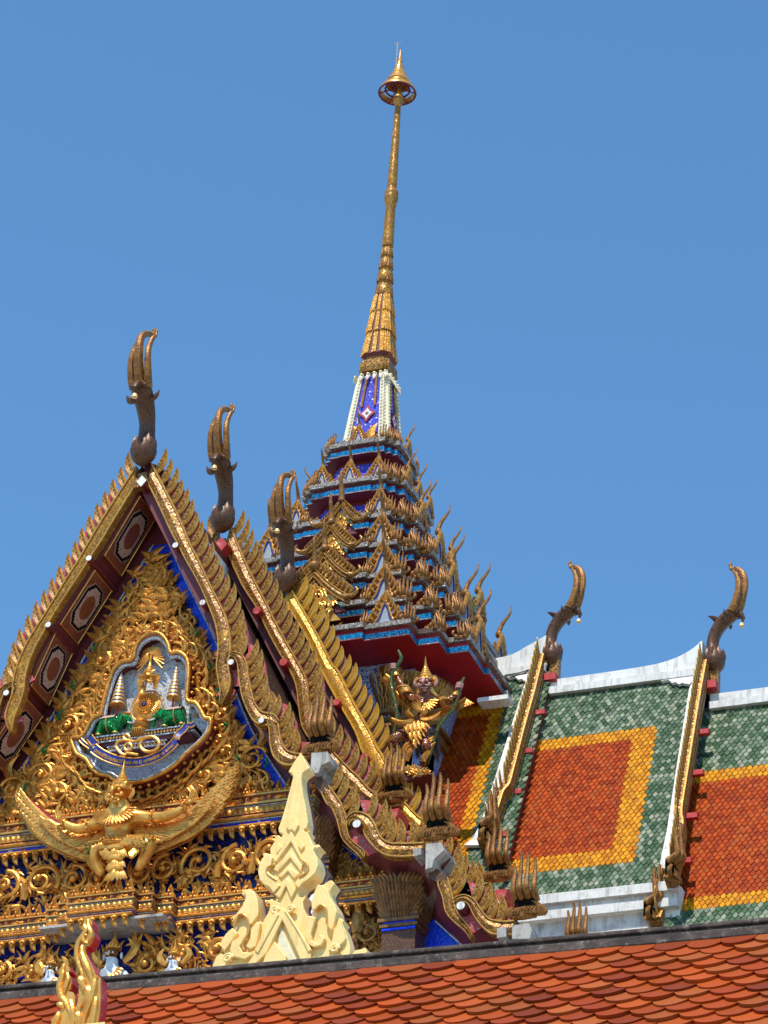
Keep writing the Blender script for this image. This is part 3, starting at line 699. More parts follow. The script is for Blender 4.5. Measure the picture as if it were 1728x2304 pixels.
# ------------------------------------------------------------------ gilded ornament of the pediment
def A(px, py, y=0.): return Fy(px, py, y)
def edge_x(z):
    P = ped_edge
    for i in range(len(P)-1):
        if P[i].z >= z >= P[i+1].z:
            t = (P[i].z-z)/max(P[i].z-P[i+1].z, 1e-6); return lerp(P[i], P[i+1], t).x
    return P[-1].x if z < P[-1].z else 0
def z7(x, y): return (150+x*.18083, 1400+y*.18083)
FR = [(1110,130),(1200,175),(1265,280),(1290,378),(1380,368),(1455,405),(1505,480),(1518,620),(1505,800),(1500,975),(1600,1000),(1670,1095),(1720,1190),(1790,1205),(1775,1350),(1650,1500),(1470,1655),(1330,1790),(1180,1880),(1050,1945),(900,1985),(750,1990),(600,1960),(520,1905),(400,1885),(300,1800),(240,1705),(130,1640),(80,1540),(60,1440),(170,1430),(240,1340),(310,1210),(425,1140),(440,1060),(480,900),(540,700),(600,570),(690,490),(820,465),(850,350),(900,235),(1000,155)]
YE = -.30
frame_pts = [A(*z7(*q), YE) for q in FR]
def inpoly(x, z, P):
    c = False; j = len(P)-1
    for i in range(len(P)):
        if (P[i].z > z) != (P[j].z > z) and x < (P[j].x-P[i].x)*(z-P[i].z)/(P[j].z-P[i].z)+P[i].x: c = not c
        j = i
    return c
fc = sum(frame_pts, V())/len(frame_pts)
frame_big = [fc+(p-fc)*1.10 for p in frame_pts]
X, Z = V((1, 0, 0)), V((0, 0, 1))
gold = MB()
z = 25.42; row = 0
while z > 21.70:
    ex = edge_x(z)-.085; stp = .105; x = -ex+(.07 if row % 2 else 0)
    while x < max(ex-.07, .03):
        if not inpoly(x, z+.06, frame_big):
            sg = 1 if x > 0 else -1; t = abs(x)/max(ex, .1)
            d = rotin(Z, NF, random.uniform(-.35, .35)+sg*.3*(.2+t))
            L = random.uniform(.19, .26); hd = sg*random.choice((1, 1, -1)); p = V((x+random.uniform(-.03, .03), -random.uniform(0, .09), z-.06+random.uniform(-.03, .03)))
            dd = (d+V((0, -.25, 0))).normalized()
            if random.random() < .38: comma(gold, p, dd, NF, L, hd)
            else: kranok(gold, p, dd, NF, L*1.1, hd, W=L*.25)
        x += stp
    z -= .115; row += 1
rgp = [V((0, .0, apz-.16))]+[V((max(p.x-.15, .02), .0, p.z-.03)) for p in ped_edge[1:]]+[V((ped_edge[-1].x-.1, .0, 21.5))]
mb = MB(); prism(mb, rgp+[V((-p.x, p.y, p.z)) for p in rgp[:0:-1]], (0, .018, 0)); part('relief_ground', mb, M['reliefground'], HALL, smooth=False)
# wreath round the emblem
WR = catmull(frame_pts, 3, True)
acc = 0; nxt = .03
for i in range(len(WR)):
    a, b = WR[i], WR[(i+1) % len(WR)]; acc += (b-a).length
    if acc > nxt:
        nxt += .125
        tg = (b-a).normalized(); out = tg.cross(NF); out = out if out.dot(a-fc) > 0 else -out
        up = tg if tg.z > 0 else -tg
        if a.z < 22.7: up = tg if tg.x*(1 if a.x > 0 else -1) > 0 else -tg
        p = a+out*.07; p.y = -.16
        comma(gold, p+out*.05, (out*.45+up*.8+V((0, -.3, 0))).normalized(), NF, random.uniform(.22, .28), 1 if a.x > 0 else -1)
        kranok(gold, p+out*.14+V((0, .06, 0)), (out*.6+up*.8+V((0, -.2, 0))).normalized(), NF, random.uniform(.15, .2), -1 if a.x > 0 else 1)
        ball(gold, a+out*.05+V((0, .05, 0)), .026, 0, 6)
part('gilded_flame_relief', gold, M['gold'], HALL)
# larger scroll bosses beside the emblem and in the corners
for sg in (1, -1):
    for (x, zz, r, a0) in ((1.02, 22.95, .17, 1.2), (1.33, 22.25, .2, .6), (1.72, 22.1, .2, .4), (1.05, 21.95, .18, .2), (.62, 23.9, .13, 1.5), (2.1, 21.9, .15, .3)):
        if abs(x) > edge_x(zz)-.1: continue
        sc_ = MB(); scroll(sc_, (sg*x, -.08, zz), r, a0 if sg > 0 else math.pi-a0, sg, NF, X, Z, 1.5, .03)
        flame(sc_, (sg*(x+.05), -.1, zz+r*.9), (Z+X*sg*.25).normalized(), -X*sg, NF, r*2, r*.33, .4)
        part('gilded_scroll', sc_, M['gold'], HALL)
for sg in (1, -1):
    for (x, zz, L) in ((1.12, 23.05, .2), (1.28, 22.55, .18), (.98, 23.5, .15), (.72, 24.05, .14), (1.9, 21.95, .16), (1.5, 22.05, .14)):
        mb = MB(); flame(mb, (sg*x, -.14, zz), (Z*.9+X*sg*.3).normalized(), -X*sg, NF, L, L*.13, .5)
        part('green_inlay', mb, M['green'], HALL)

# ------------------------------------------------------------------ cornices
def mk_loz():
    mb = MB(); h = .04; hw = .108
    for sx in (1, -1):
        for a in (-.55, 0, .55): flame(mb, (0, 0, 0), V((sx*math.cos(a), 0, math.sin(a)*.55)), V((0, 0, 1 if a > 0 else -1)), NF, hw*(1 if a == 0 else .8), h*.55, .15, .016, seg=4)
        for sz in (1, -1): flame(mb, (sx*.15, .0, sz*h), V((-sx*.6, 0, -sz)).normalized(), X, NF, h*1.2, .014, 0, .012, seg=3)
    ball(mb, (0, -.008, 0), .024, 0, 6); return mb
def mk_leaf():
    mb = MB(); flame(mb, (0, 0, 0), Z, X, NF, .20, .045, 0, .035, seg=6)
    for sx in (-1, 1):
        flame(mb, (sx*.02, -.015, .005), V((sx*.62, 0, .8)).normalized(), V((-sx, 0, 0)), NF, .09, .026, .35, .02, seg=4)
        ball(mb, (sx*.026, -.03, .028), .022, 0, 6)
    ball(mb, (0, -.035, .075), .024, 0, 6); ball(mb, (.066, 0, .012), .02, 0, 6, (1, 1, 1.4)); return mb
def mk_pend():
    mb = MB(); flame(mb, (0, 0, 0), V((.0, -.05, -1)), X, NF, .19, .042, .22, .03, seg=6)
    ball(mb, (-.022, -.025, -.045), .026, 0, 6); ball(mb, (.022, -.025, -.045), .026, 0, 6); ball(mb, (0, -.03, -.085), .02, 0, 6); return mb
LOZ = mk_loz().mesh('gilt_lozenge', M['gold']); LEAFF = mk_leaf().mesh('leaf_finial', M['gold']); PENDM = mk_pend().mesh('pendant', M['gold'])
def seglist(zt, spans):
    """front faces (x0,x1,y) of a stepped cornice"""
    return spans
def cornice(zt, H, spans, name='cornice', gm=M['gold'], bud=True, pend=True, dim=False):
    """moulded cornice; spans = list of (x0,x1,front y); everything above zt is cresting"""
    rows = [(0, .05, .035, 'G'), (.05, .27, .0, 'R'), (.27, .33, .03, 'G'), (.33, .40, -.005, 'M'), (.355, .375, .004, 'S'), (.40, .60, .012, 'P'), (.60, .67, -.01, 'B'), (.67, .78, .02, 'G'), (.78, .84, -.01, 'M'), (.80, .82, 0, 'S'), (.84, .93, -.02, 'B'), (.93, 1.0, .0, 'G')]
    mats = {'G': M['goldline'], 'R': M['maroon'], 'M': M['maroon'], 'S': M['silver'], 'P': M['goldold'], 'B': M['chequer']}
    par = None; acc = {k: MB() for k in mats}
    for (x0, x1, y) in spans:
        for t0, t1, dy, k in rows:
            e = dy if dy > 0 else 0
            box(acc[k], (x0-e*.8, y-dy, zt-H*t1), (x1+e*.8, .1 if y > -.2 else y+.5, zt-H*t0))
    par = part(name, acc['R'], M['maroon'], HALL, smooth=False)
    part('gold_fillet', acc['G'], M['goldline'], par, smooth=False); part('silver_fillet', acc['S'], M['silver'], par, smooth=False)
    part('pattern_band', acc['P'], M['goldold'], par, smooth=False); part('blue_band', acc['B'], M['chequer'], par, smooth=False)
    orn = MB()
    for (x0, x1, y) in spans:
        w_ = x1-x0; n = max(2, round(w_/.075))
        for i in range(n): flame(orn, (x0+w_*(i+.5)/n, y-.014, zt-H*.595), Z, X, NF, H*.19, w_/n*.42, 0, .012, seg=3)
        tube(orn, [V((x0, y-.012, zt-H*.6)), V((x1, y-.012, zt-H*.6))], .008, 5)
        n = max(2, round(w_/.04)); tube(orn, [V((x0+w_*i/n, y-.022, zt-H*.725)) for i in range(n+1)], [.024 if i % 2 else .014 for i in range(n+1)], 6)
        k = max(1, round(w_/.30)); zc = zt-H*.16
        for i in range(k): inst('gilt_lozenge', LOZ, par, Matrix.Translation(V((x0+w_*(i+.5)/k, y-.004, zc))) @ Matrix.Diagonal((w_/k/.30, 1, H*.09/.04, 1)))
        k = max(1, round(w_/.145))
        if bud:
            for i in range(k): inst('leaf_finial', LEAFF, par, Matrix.Translation(V((x0+w_*(i+.5)/k, y+.01, zt))) @ Matrix.Scale(random.uniform(.94, 1.05), 4))
        if pend:
            tube(orn, [(x0-.01, y-.015, zt-H), (x1+.01, y-.015, zt-H)], .022, 6)
            for i in range(k): inst('pendant', PENDM, par, Matrix.Translation(V((x0+w_*(i+.5)/k, y-.01, zt-H))) @ Matrix.Scale(random.uniform(.94, 1.05), 4))
    part('band_ornament', orn, gm, par)
    return par
cornice(21.57, .44, [(-2.62, 2.62, -.12)])
cornice(20.16, .31, [(-.45, .45, -.55), (.45, .65, -.42), (.65, .87, -.28), (-.65, -.45, -.42), (-.87, -.65, -.28), (.87, 2.5, -.15), (-2.5, -.87, -.15), (2.98, 3.72, -.15), (-3.72, -2.98, -.15)])
# white soffit under the projecting middle
mb = MB(); box(mb, (-.86, -.5, 19.80), (.86, .1, 19.835)); part('cornice_soffit', mb, M['greyplaster'], HALL, smooth=False)
# friezes of scrolls
mb = MB(); box(mb, (-2.6, .0, 20.16), (2.6, .05, 21.13)); part('frieze_field', mb, M['bluedark'], HALL, smooth=False)
for sg in (1, -1):
    fz = MB()
    for (x, zz, r, a0, h) in ((1.10, 20.68, .25, -2.6, -1), (1.62, 20.66, .22, 1.6, 1), (2.08, 20.72, .21, -2.2, -1), (.64, 20.66, .2, 1.4, 1), (2.42, 20.62, .15, 1.2, 1), (.28, 20.62, .15, 1.2, -1)):
        q0 = a0 if sg > 0 else math.pi-a0
        scroll(fz, (sg*x, -.10, zz), r, q0, h*sg, NF, X, Z, 1.45, .034)
    for k in range(125):
        x = random.uniform(.1, 2.5); zz = random.uniform(20.28, 20.92)
        (comma if random.random() < .6 else kranok)(fz, V((sg*x, -random.uniform(0, .05), zz)), V((random.uniform(-.9, .9), -.3, random.uniform(-.1, 1))).normalized(), NF, random.uniform(.15, .23), random.choice((1, -1)))
    for k in range(3):
        flame(fz, (sg*(1.36+.47*k), -.1, 20.45), (Z+X*.2*sg).normalized(), X*sg, NF, .48, .07, .3)
    part('scroll_frieze', fz, M['gold'], HALL)
mb = MB(); box(mb, (-2.6, -.01, 18.6), (2.6, .045, 19.86)); part('frieze_field', mb, M['bluedark'], HALL, smooth=False)
lf = MB()
for k in range(330):
    x = random.uniform(-2.45, 2.5); zz = random.uniform(18.9, 19.66)
    if abs(x-.1) < .26 and zz < 19.5: continue
    (comma if random.random() < .6 else kranok)(lf, V((x, -random.uniform(0, .08), zz)), V((random.uniform(-.7, .7), -.3, random.uniform(.3, 1))).normalized(), NF, random.uniform(.16, .25), random.choice((1, -1)))
for sg in (1, -1):
    for x in (.55, 1.05, 1.5, 1.95, 2.3):
        scroll(lf, (sg*x, -.12, 19.38+.06*math.sin(x*9)), .14, 1.2, sg, NF, X, Z, 1.4, .034)
        ball(lf, (sg*x, -.2, 19.42), .05, 0, 8)
part('figure_frieze', lf, M['gold'], HALL)
# outer bays: small half pediments under the skirt roofs
for (pts, xs, zs) in (
    (((757,1893),(800,1925),(858,1976),(858,1994),(690,2000),(715,1900)), (2.95, 3.75), (20.15, 20.85)),):
    P = [A(*q, .02) for q in pts]
    mb = MB(); prism(mb, P, (0, .1, 0)); prism(mb, [V((-p.x, p.y, p.z)) for p in P][::-1], (0, .1, 0)); part('side_field', mb, M['blue'], HALL, smooth=False)
ob = MB()
for k in range(110):
    x = random.uniform(2.9, 3.75); zmx = lerp(V((0, 0, 20.8)), V((0, 0, 20.25)), (x-2.9)/.85).z; zz = random.uniform(20.12, zmx-.14)
    (comma if k % 2 else kranok)(ob, V((x, -random.uniform(0, .05), zz)), V((random.uniform(-.5, .3), -.3, 1)).normalized(), NF, random.uniform(.13, .2), random.choice((1, -1)))
part('side_relief', ob, M['goldold'], HALL)
ob = MB()
for k in range(100):
    x = random.uniform(2.95, 3.7); zz = random.uniform(19.0, 19.62)
    (comma if k % 2 else kranok)(ob, V((x, -random.uniform(0, .05), zz)), V((random.uniform(-.7, .7), -.3, random.uniform(.4, 1))).normalized(), NF, random.uniform(.13, .2), random.choice((1, -1)))
scroll(ob, (3.18, -.1, 19.45), .16, 1.2, -1, NF, X, Z, 1.3, .03); scroll(ob, (3.5, -.1, 19.45), .16, 1.9, 1, NF, X, Z, 1.3, .03)
flame(ob, (3.34, -.14, 19.45), Z, X, NF, .42, .09, 0)
part('side_frieze', ob, M['goldold'], HALL)
mb = MB(); P = [A(*q, .06) for q in ((975,2068),(1000,2090),(1050,2140),(1000,2160),(950,2160),(955,2090))]; prism(mb, P, (0, .1, 0)); part('side_field', mb, M['blue'], HALL, smooth=False)
mb = MB(); tube(mb, [A(q[0], q[1], -.02) for q in ((757,1890),(800,1922),(860,1970))], .014, 6); tube(mb, [A(q[0], q[1], .0) for q in ((980,2072),(1010,2100),(1050,2136))], .014, 6); part('silver_edging', mb, M['silver'], HALL)
# back wall and skirt soffits
mb = MB(); box(mb, (-5.0, .12, 0), (5.0, .5, 19.9)); box(mb, (-4.2, .12, 19.9), (4.2, .5, 20.6)); box(mb, (-3.2, .13, 20.6), (3.2, .45, 21.5)); part('wall', mb, M['maroon'], HALL, smooth=False)
def skirt(pts, pts2, name='skirt_soffit'):
    for sg in (1, -1):
        mb = MB(); P = [Fy(*q, Y1+.1) for q in pts]; Q = [Fy(*q, .0) for q in pts2]
        P = [V((p.x*sg, p.y, p.z)) for p in P]; Q = [V((p.x*sg, p.y, p.z)) for p in Q]
        n = len(P); up = V((sg*.08, 0, .1)); vs = P+Q+[p+up for p in P]+[p+up for p in Q]
        f = []
        for i in range(n-1):
            f += [(i, i+1, n+i+1, n+i), (2*n+i, 3*n+i, 3*n+i+1, 2*n+i+1), (i, 2*n+i, 2*n+i+1, i+1), (n+i, n+i+1, 3*n+i+1, 3*n+i)]
        f += [(0, n, 3*n, 2*n), (n-1, 3*n-1, 4*n-1, 2*n-1)]
        mb.add(vs, f); part(name, mb, M['maroon'], HALL, smooth=False)
skirt(((735,1812),(760,1850),(770,1885),(800,1880),(830,1905),(862,1925),(925,1928),(1000,1950)), ((745,1860),(757,1890),(770,1900),(800,1922),(830,1948),(862,1972),(905,2010),(950,2040)))
skirt(((985,1995),(1000,2040),(1024,2060),(1060,2060),(1085,2095),(1120,2110),(1180,2110)), ((975,2055),(980,2072),(1000,2090),(1025,2112),(1050,2136),(1080,2160),(1120,2200)))
# skirt roofs outside the upper gable
def skirt_roof(a, b):
    for sg in (1, -1):
        P = Fy(*a, Y1+.1); Q = Fy(*b, Y1+.1)
        slope((sg*P.x, Y1+.12, P.z), (sg*P.x, Y2+.5, P.z), (sg*Q.x, Y1+.12, Q.z), (sg*Q.x, Y2+.5, Q.z), 'roof_tiles', HALL, 26, 18, (.1, .9, .2, .8, .06, .15))
skirt_roof((758, 1800), (945, 1893)); skirt_roof((1006, 1975), (1158, 2072))
# pillars with flared capitals
def pillar(x, zt, zb, r, cap_h, mat=M['column']):
    mb = MB(); box(mb, (x-r, -.28, zb-6), (x+r, .12, zb)); o = part('pillar', mb, mat, HALL, smooth=False)
    mb = MB(); 
    for i, (z, e) in enumerate(((zb, .03), (zb+.07, .05), (zb+.14, .03))): box(mb, (x-r-e, -.28-e, z-.02), (x+r+e, .1, z+.022))
    for row in range(6):
        n = 13
        for k in range(n):
            q = (k-(n-1)/2)/((n-1)/2); w2 = r*(1.0+.055*row)
            flame(mb, (x+q*w2, -.30-.035*row+.06*q*q, zb+.10+row*cap_h*.125), V((q*.45, -.3, 1)).normalized(), X*(1 if q > 0 else -1), NF, cap_h*.25, .03, .2, .025, seg=5)
        for k in range(6):
            flame(mb, (x+r*(1.0+.055*row), -.28+.07*k, zb+.10+row*cap_h*.125), V((.35, 0, 1)).normalized(), V((0, -1, 0)), X, cap_h*.25, .03, .2, .025, seg=5)
    box(mb, (x-r*1.02, -.30, zb+.08), (x+r*1.02, .1, zb+cap_h*.7))
    part('capital', mb, M['golddark'], o)
    mb = MB(); box(mb, (x-r*.98, -.30, zb-.06), (x+r*.98, .1, zb-.03)); box(mb, (x-r*.98, -.30, zb+.03), (x+r*.98, .1, zb+.055)); part('blue_collar', mb, M['blue'], o, smooth=False)
    return o
pillar(2.74, 20.95, 20.32, .2, .62); pillar(3.95, 20.0, 19.42, .22, .6, M['bronze']); pillar(-2.74, 20.95, 20.32, .2, .62)

# ------------------------------------------------------------------ royal emblem in the pediment
EM = thing('royal_emblem', 'cusped gold frame on the blue pediment holding a golden sunburst and lettered blue ribbon', 'emblem', frame_pts[21])
def E7(x, y, yy=YE): return A(*z7(x, y), yy)
mb = MB(); prism(mb, [V((p.x, -.08, p.z)) for p in WR], (0, .07, 0)); part('backing', mb, M['silver'], EM, smooth=False)
mb = MB(); CP = frame_pts
def closed_tube(mb, pts, r, n=8):
    tube(mb, pts+[pts[0]+(pts[1]-pts[0])*.3], r, n, cap=False)
WRf = []
cus = {3, 9, 13, 23, 26, 29, 33, 39}
for i in range(len(FR)):
    WRf.append(frame_pts[i])
    WRf.append(lerp(frame_pts[i], frame_pts[(i+1) % len(FR)], .5)+ (V((0, 0, 0))))
closed_tube(mb, WR, .030, 10); part('frame', mb, M['gold'], EM)
mb = MB(); closed_tube(mb, [fc+(p-fc)*.955+V((0, .05, 0)) for p in WR], .03, 8); part('mosaic_rim', mb, M['silver'], EM)
mb = MB(); IN = [fc+(p-fc)*.975 for p in WR]; n = len(IN)
mb.add([V((p.x, YE+.05, p.z)) for p in IN]+[V((p.x, -.07, p.z)) for p in IN]+[V((fc.x+(p.x-fc.x)*1.04, YE+.05, fc.z+(p.z-fc.z)*1.04)) for p in IN]+[V((fc.x+(p.x-fc.x)*1.04, -.07, fc.z+(p.z-fc.z)*1.04)) for p in IN],
       [f for i in range(n) for f in ((i, (i+1) % n, n+(i+1) % n, n+i), (2*n+i, 3*n+i, 3*n+(i+1) % n, 2*n+(i+1) % n), (i, 2*n+i, 2*n+(i+1) % n, (i+1) % n))])
part('reveal', mb, M['maroon'], EM)
# sunburst disc
c = E7(955, 1005); 
mb = MB(); lathe(mb, c+V((0, .12, 0)), [(.02, -.06), (.21, -.03), (.215, .0), (.19, .02), (.02, .03)], 28, up=NF); o = part('sunburst', mb, M['whitesilk'], EM)
mb = MB()
for k in range(34):
    q = 2*math.pi*k/34; d = V((math.cos(q), 0, math.sin(q)*1.05))
    flame(mb, c+d*.085+V((0, .09, 0)), d, d.cross(NF), NF, .13, .016, .35, .02, seg=6)
lathe(mb, c+V((0, .1, 0)), [(.108, 0), (.118, .035), (.105, .05), (.095, .03)], 24, up=NF, cap=False)
lathe(mb, c+V((0, .1, 0)), [(.02, .03), (.1, .03), (.08, .06), (.068, .05), (.06, .075), (.045, .06), (.04, .08), (.028, .06)], 24, up=NF)
closed_tube(mb, [c+V((.222*math.cos(q*math.pi/16), .1, .232*math.sin(q*math.pi/16))) for q in range(32)], .012, 6)
for k in range(14):
    q = 2*math.pi*k/14; ball(mb, c+V((.088*math.cos(q), .04, .092*math.sin(q))), .014, 0, 6)
part('sun_rays', mb, M['goldhi'], o)
mb = MB(); ball(mb, c+V((0, .03, 0)), .03, 0, 8); part('blue_gem', mb, M['ribbon'], o)
# pedestal of two fluted bowls
b0 = E7(885, 1445)
mb = MB(); lathe(mb, b0+V((0, .05, 0)), [(.03, 0), (.06, .015), (.09, .05), (.125, .10), (.13, .125), (.11, .13), (.05, .135), (.045, .15), (.07, .165), (.098, .205), (.105, .225), (.09, .235), (.05, .24), (.05, .26), (.08, .275), (.08, .295), (.03, .30)], 22)
o = part('pedestal', mb, M['goldhi'], EM)
mb = MB()
for k in range(22):
    q = math.pi*2*k/22; d = V((math.cos(q), math.sin(q), 0))
    tube(mb, [b0+V((0, .05, 0))+d*.06+V((0, 0, .015)), b0+V((0, .05, 0))+d*.10+V((0, 0, .06)), b0+V((0, .05, 0))+d*.13+V((0, 0, .115))], .008, 5)
    tube(mb, [b0+V((0, .05, 0))+d*.07+V((0, 0, .165)), b0+V((0, .05, 0))+d*.107+V((0, 0, .22))], .008, 5)
part('flutes', mb, M['goldold'], o)
# vase, crown pavilion and fan of rays above the disc
mb = MB(); vb = E7(940, 880)
lathe(mb, vb, [(.02, -.06), (.058, -.05), (.062, -.03), (.05, .0), (.04, .03), (.044, .05), (.02, .075), (.014, .12), (.004, .16)], 16); part('vase', mb, M['goldhi'], EM)
mb = MB(); cb = E7(1010, 790)
for sx in (-1, 1):
    for yy in (-.06, .06): tube(mb, [cb+V((sx*.07, yy, -.02)), cb+V((sx*.06, yy, .1))], .016, 6)
tube(mb, [cb+V((-.06, -.07, .02)), cb+V((0, -.075, .055)), cb+V((.06, -.07, .02))], .012, 6)
lathe(mb, cb+V((0, 0, .1)), [(.10, 0), (.115, .01), (.11, .03), (.075, .07), (.08, .08), (.05, .12), (.055, .13), (.03, .18), (.035, .185), (.018, .24), (.022, .25), (.008, .33), (.002, .4)], 18)
for k in range(8):
    q = k*math.pi/4; d = V((math.cos(q), math.sin(q), 0)); flame(mb, cb+V((0, 0, .1))+d*.1, V((d.x*.5, d.y*.5, .8)).normalized(), Z.cross(d), d, .1, .022, .3, .02, seg=4)
for sx in (-1, 1):
    for k in range(3): flame(mb, cb+V((sx*(.085+.015*k), 0, -.06+.06*k)), V((sx*.6, 0, .8)).normalized(), V((-sx, 0, 0)), NF, .1, .03, .4, .02, seg=4)
part('crown_pavilion', mb, M['goldhi'], EM)
mb = MB(); rc = E7(1055, 425, -.2)
for k in range(25):
    q = R(-62)+R(304)*k/24; d = V((math.cos(q), 0, math.sin(q)))
    Lr = .15+.16*max(0, -math.sin(q))
    if abs(math.sin(q)+1) < .12: continue
    tube(mb, [rc+d*.03, rc+d*Lr*.6, rc+d*Lr], [.006, .012, .009], 6)
ball(mb, rc+V((0, -.03, 0)), .035, 0, 8); part('ray_fan', mb, M['goldhi'], EM)
mb = MB(); ball(mb, rc+V((0, -.06, 0)), .018, 0, 8); part('red_gem', mb, M['red'], EM)
# beams below the elephants
def beam(p, q, hgt, name, dep=.16):
    a = E7(*p); b = E7(*q); zc = (a.z+b.z)/2
    mb = MB(); box(mb, (a.x, YE+.0, zc-hgt), (b.x, YE+.22, zc)); o = part(name, mb, M['black'], EM, smooth=False)
    mb = MB()
    for t, h in ((0, .02), (1, .02)): box(mb, (a.x-.004, YE-.012, zc-hgt*t-h*.5), (b.x+.004, YE+.23, zc-hgt*t+h*.5))
    part('silver_strip', mb, M['silver'], o, smooth=False)
    mb = MB(); n = int((b.x-a.x)/.045)
    for k in range(n):
        x = a.x+(b.x-a.x)*(k+.5)/n; zz = zc-hgt*.5
        prism(mb, [V((x-.02, YE-.002, zz)), V((x, YE-.002, zz+hgt*.34)), V((x+.02, YE-.002, zz)), V((x, YE-.002, zz-hgt*.34))], (0, -.006, 0))
    part('lozenge_strip', mb, M['goldold'], o, smooth=False)
    mb = MB(); box(mb, (a.x+.05, YE+.02, zc-hgt*1.75), (b.x-.05, YE+.2, zc-hgt-.012)); part('red_step', mb, M['maroon'], o, smooth=False)
    return zc
ZB = beam((300, 1440), (1600, 1275), .085, 'platform')
beam((510, 1560), (1240, 1465), .06, 'lower_platform')
# ribbon with lettering
def ribbon(path, hw, name):
    P = catmull([E7(x, y, yy) for x, y, yy in path], 5); mb = MB(); ge = MB(); vs = []
    up_ = []
    for i, p in enumerate(P):
        tg = (P[min(i+1, len(P)-1)]-P[max(i-1, 0)]).normalized(); u = NF.cross(tg).normalized(); u = u if u.z > 0 else -u; u = (u*.8+Z*.2).normalized()
        up_.append(u)
        h = hw
        vs += [p-u*h, p+u*h, p+u*h-NF*.012, p-u*h-NF*.012]
    n = len(P)
    mb.add(vs, [(i*4+k, i*4+(k+1) % 4, (i+1)*4+(k+1) % 4, (i+1)*4+k) for i in range(n-1) for k in range(4)]+[(0, 1, 2, 3), (n*4-1, n*4-2, n*4-3, n*4-4)])
    for sg in (1, -1): tube(ge, [p+u*hw*sg+NF*.004 for p, u in zip(P, up_)], .010, 6)
    o = part(name, mb, M['ribbon'], EM); part('gold_hem', ge, M['goldline'], o)
    return o, P, up_
YR = -.42
rb, RP, RU = ribbon([(335,1570,YR),(430,1640,YR),(560,1700,YR),(710,1738,YR),(870,1745,YR),(1020,1715,YR),(1160,1655,YR),(1270,1575,YR),(1360,1480,YR)], .062, 'ribbon')
ribbon([(1360,1480,YR+.01),(1372,1430,YR+.03),(1400,1385,YR+.05),(1460,1330,YR+.06),(1500,1270,YR+.06)], .045, 'ribbon_fold')
ribbon([(1500,1275,YR+.07),(1540,1290,YR+.08),(1590,1262,YR+.08)], .03, 'ribbon_tail')
ribbon([(335,1570,YR+.01),(370,1530,YR+.03),(330,1490,YR+.05),(285,1430,YR+.06)], .045, 'ribbon_fold')
ribbon([(290,1560,YR+.07),(220,1510,YR+.08),(170,1460,YR+.08)], .022, 'ribbon_tail')
def text_mesh(s, size):
    cu = bpy.data.curves.new('t', 'FONT'); cu.body = s; cu.size = size; cu.extrude = .006; cu.resolution_u = 3; cu.align_x = 'CENTER'; cu.offset = .0022
    ob = bpy.data.objects.new('t', cu); COL.objects.link(ob); dg = bpy.context.evaluated_depsgraph_get(); dg.update()
    me = bpy.data.meshes.new_from_object(ob.evaluated_get(dg)); bpy.data.objects.remove(ob); return me
tm = text_mesh('ฉลองสิริราชสมบัติ ครบ ๕๐ ปี พุทธศักราช ๒๕๓๙', .1)
xs = [v.co.x for v in tm.vertices]
print('TEXT', len(tm.vertices), min(xs), max(xs))
cum = [0]
for i in range(len(RP)-1): cum.append(cum[-1]+(RP[i+1]-RP[i]).length)
def along(s):
    for i in range(len(RP)-1):
        if s <= cum[i+1] or i == len(RP)-2:
            t = (s-cum[i])/(cum[i+1]-cum[i]); return lerp(RP[i], RP[i+1], t), lerp(RU[i], RU[i+1], t)
mb = MB(); sw = (cum[-1]*.94)/(max(xs)-min(xs)); vs = []
for v in tm.vertices:
    p, u = along(cum[-1]*.03+(v.co.x-min(xs))*sw); vs.append(p+u*(v.co.y*sw*1.05-.028)+NF*(.006+v.co.z))
mb.add(vs, [list(p.vertices) for p in tm.polygons]); part('lettering', mb, M['goldhi'], rb, smooth=False)
# numerals of the jubilee year
mb = MB(); YN = -.5
tube(mb, catmull([E7(x, y, YN) for x, y in ((770,1600),(735,1590),(720,1550),(745,1515),(785,1510),(810,1545),(800,1585),(770,1605),(745,1630),(800,1635),(850,1645),(890,1650))], 4), .019, 8)
tube(mb, catmull([E7(x, y, YN) for x, y in ((740,1655),(690,1640),(640,1590),(615,1540),(640,1490),(700,1470),(770,1475),(850,1485),(900,1460),(930,1430))], 4), .021, 8)
tube(mb, catmull([E7(x, y, YN) for x, y in ((760,1475),(785,1440),(765,1405),(725,1400),(705,1425),(725,1455),(760,1475))], 4), .017, 8)
closed_tube(mb, [E7(1035+118*math.cos(q*math.pi/12)+10*math.sin(q*math.pi/12), 1520+92*math.sin(q*math.pi/12)-14*math.cos(q*math.pi/12), YN) for q in range(24)], .023, 8)
part('jubilee_numerals', mb, M['goldhi'], EM)

# tiered umbrellas
def umbrella(top, base, hw, label):
    b = E7(*base, -.22); t = E7(*top, -.22); H = t.z-b.z
    T_ = thing('tiered_umbrella', label, 'umbrella', b-V((0, 0, .28)), 'tiered umbrellas flanking the sunburst')
    for k in range(9):
        f = k/9; z0 = H*.86*(1-(1-f)**1.15); r = hw*(1-f)**.9+.012; mb = MB()
        lathe(mb, b+V((0, 0, z0)), [(r*.9, .0), (r*1.02, .004), (r*1.0, .018), (r*.9, .03)], 18)
        o = part('umbrella_tier', mb, M['goldline'], T_)
        mb = MB(); lathe(mb, b+V((0, 0, z0)), [(r*.9, .028), (r*.82, H*.095)], 18, cap=False); part('silver_cloth', mb, M['silver'], o)
    mb = MB(); tube(mb, [b+V((0, 0, H*.84)), b+V((0, 0, H))], [.012, .002], 6); part('tip', mb, M['goldline'], T_)
    mb = MB(); tube(mb, [b+V((0, 0, -.28)), b+V((0, 0, .1))], .014, 8); part('pole', mb, M['red'], T_)
    return T_
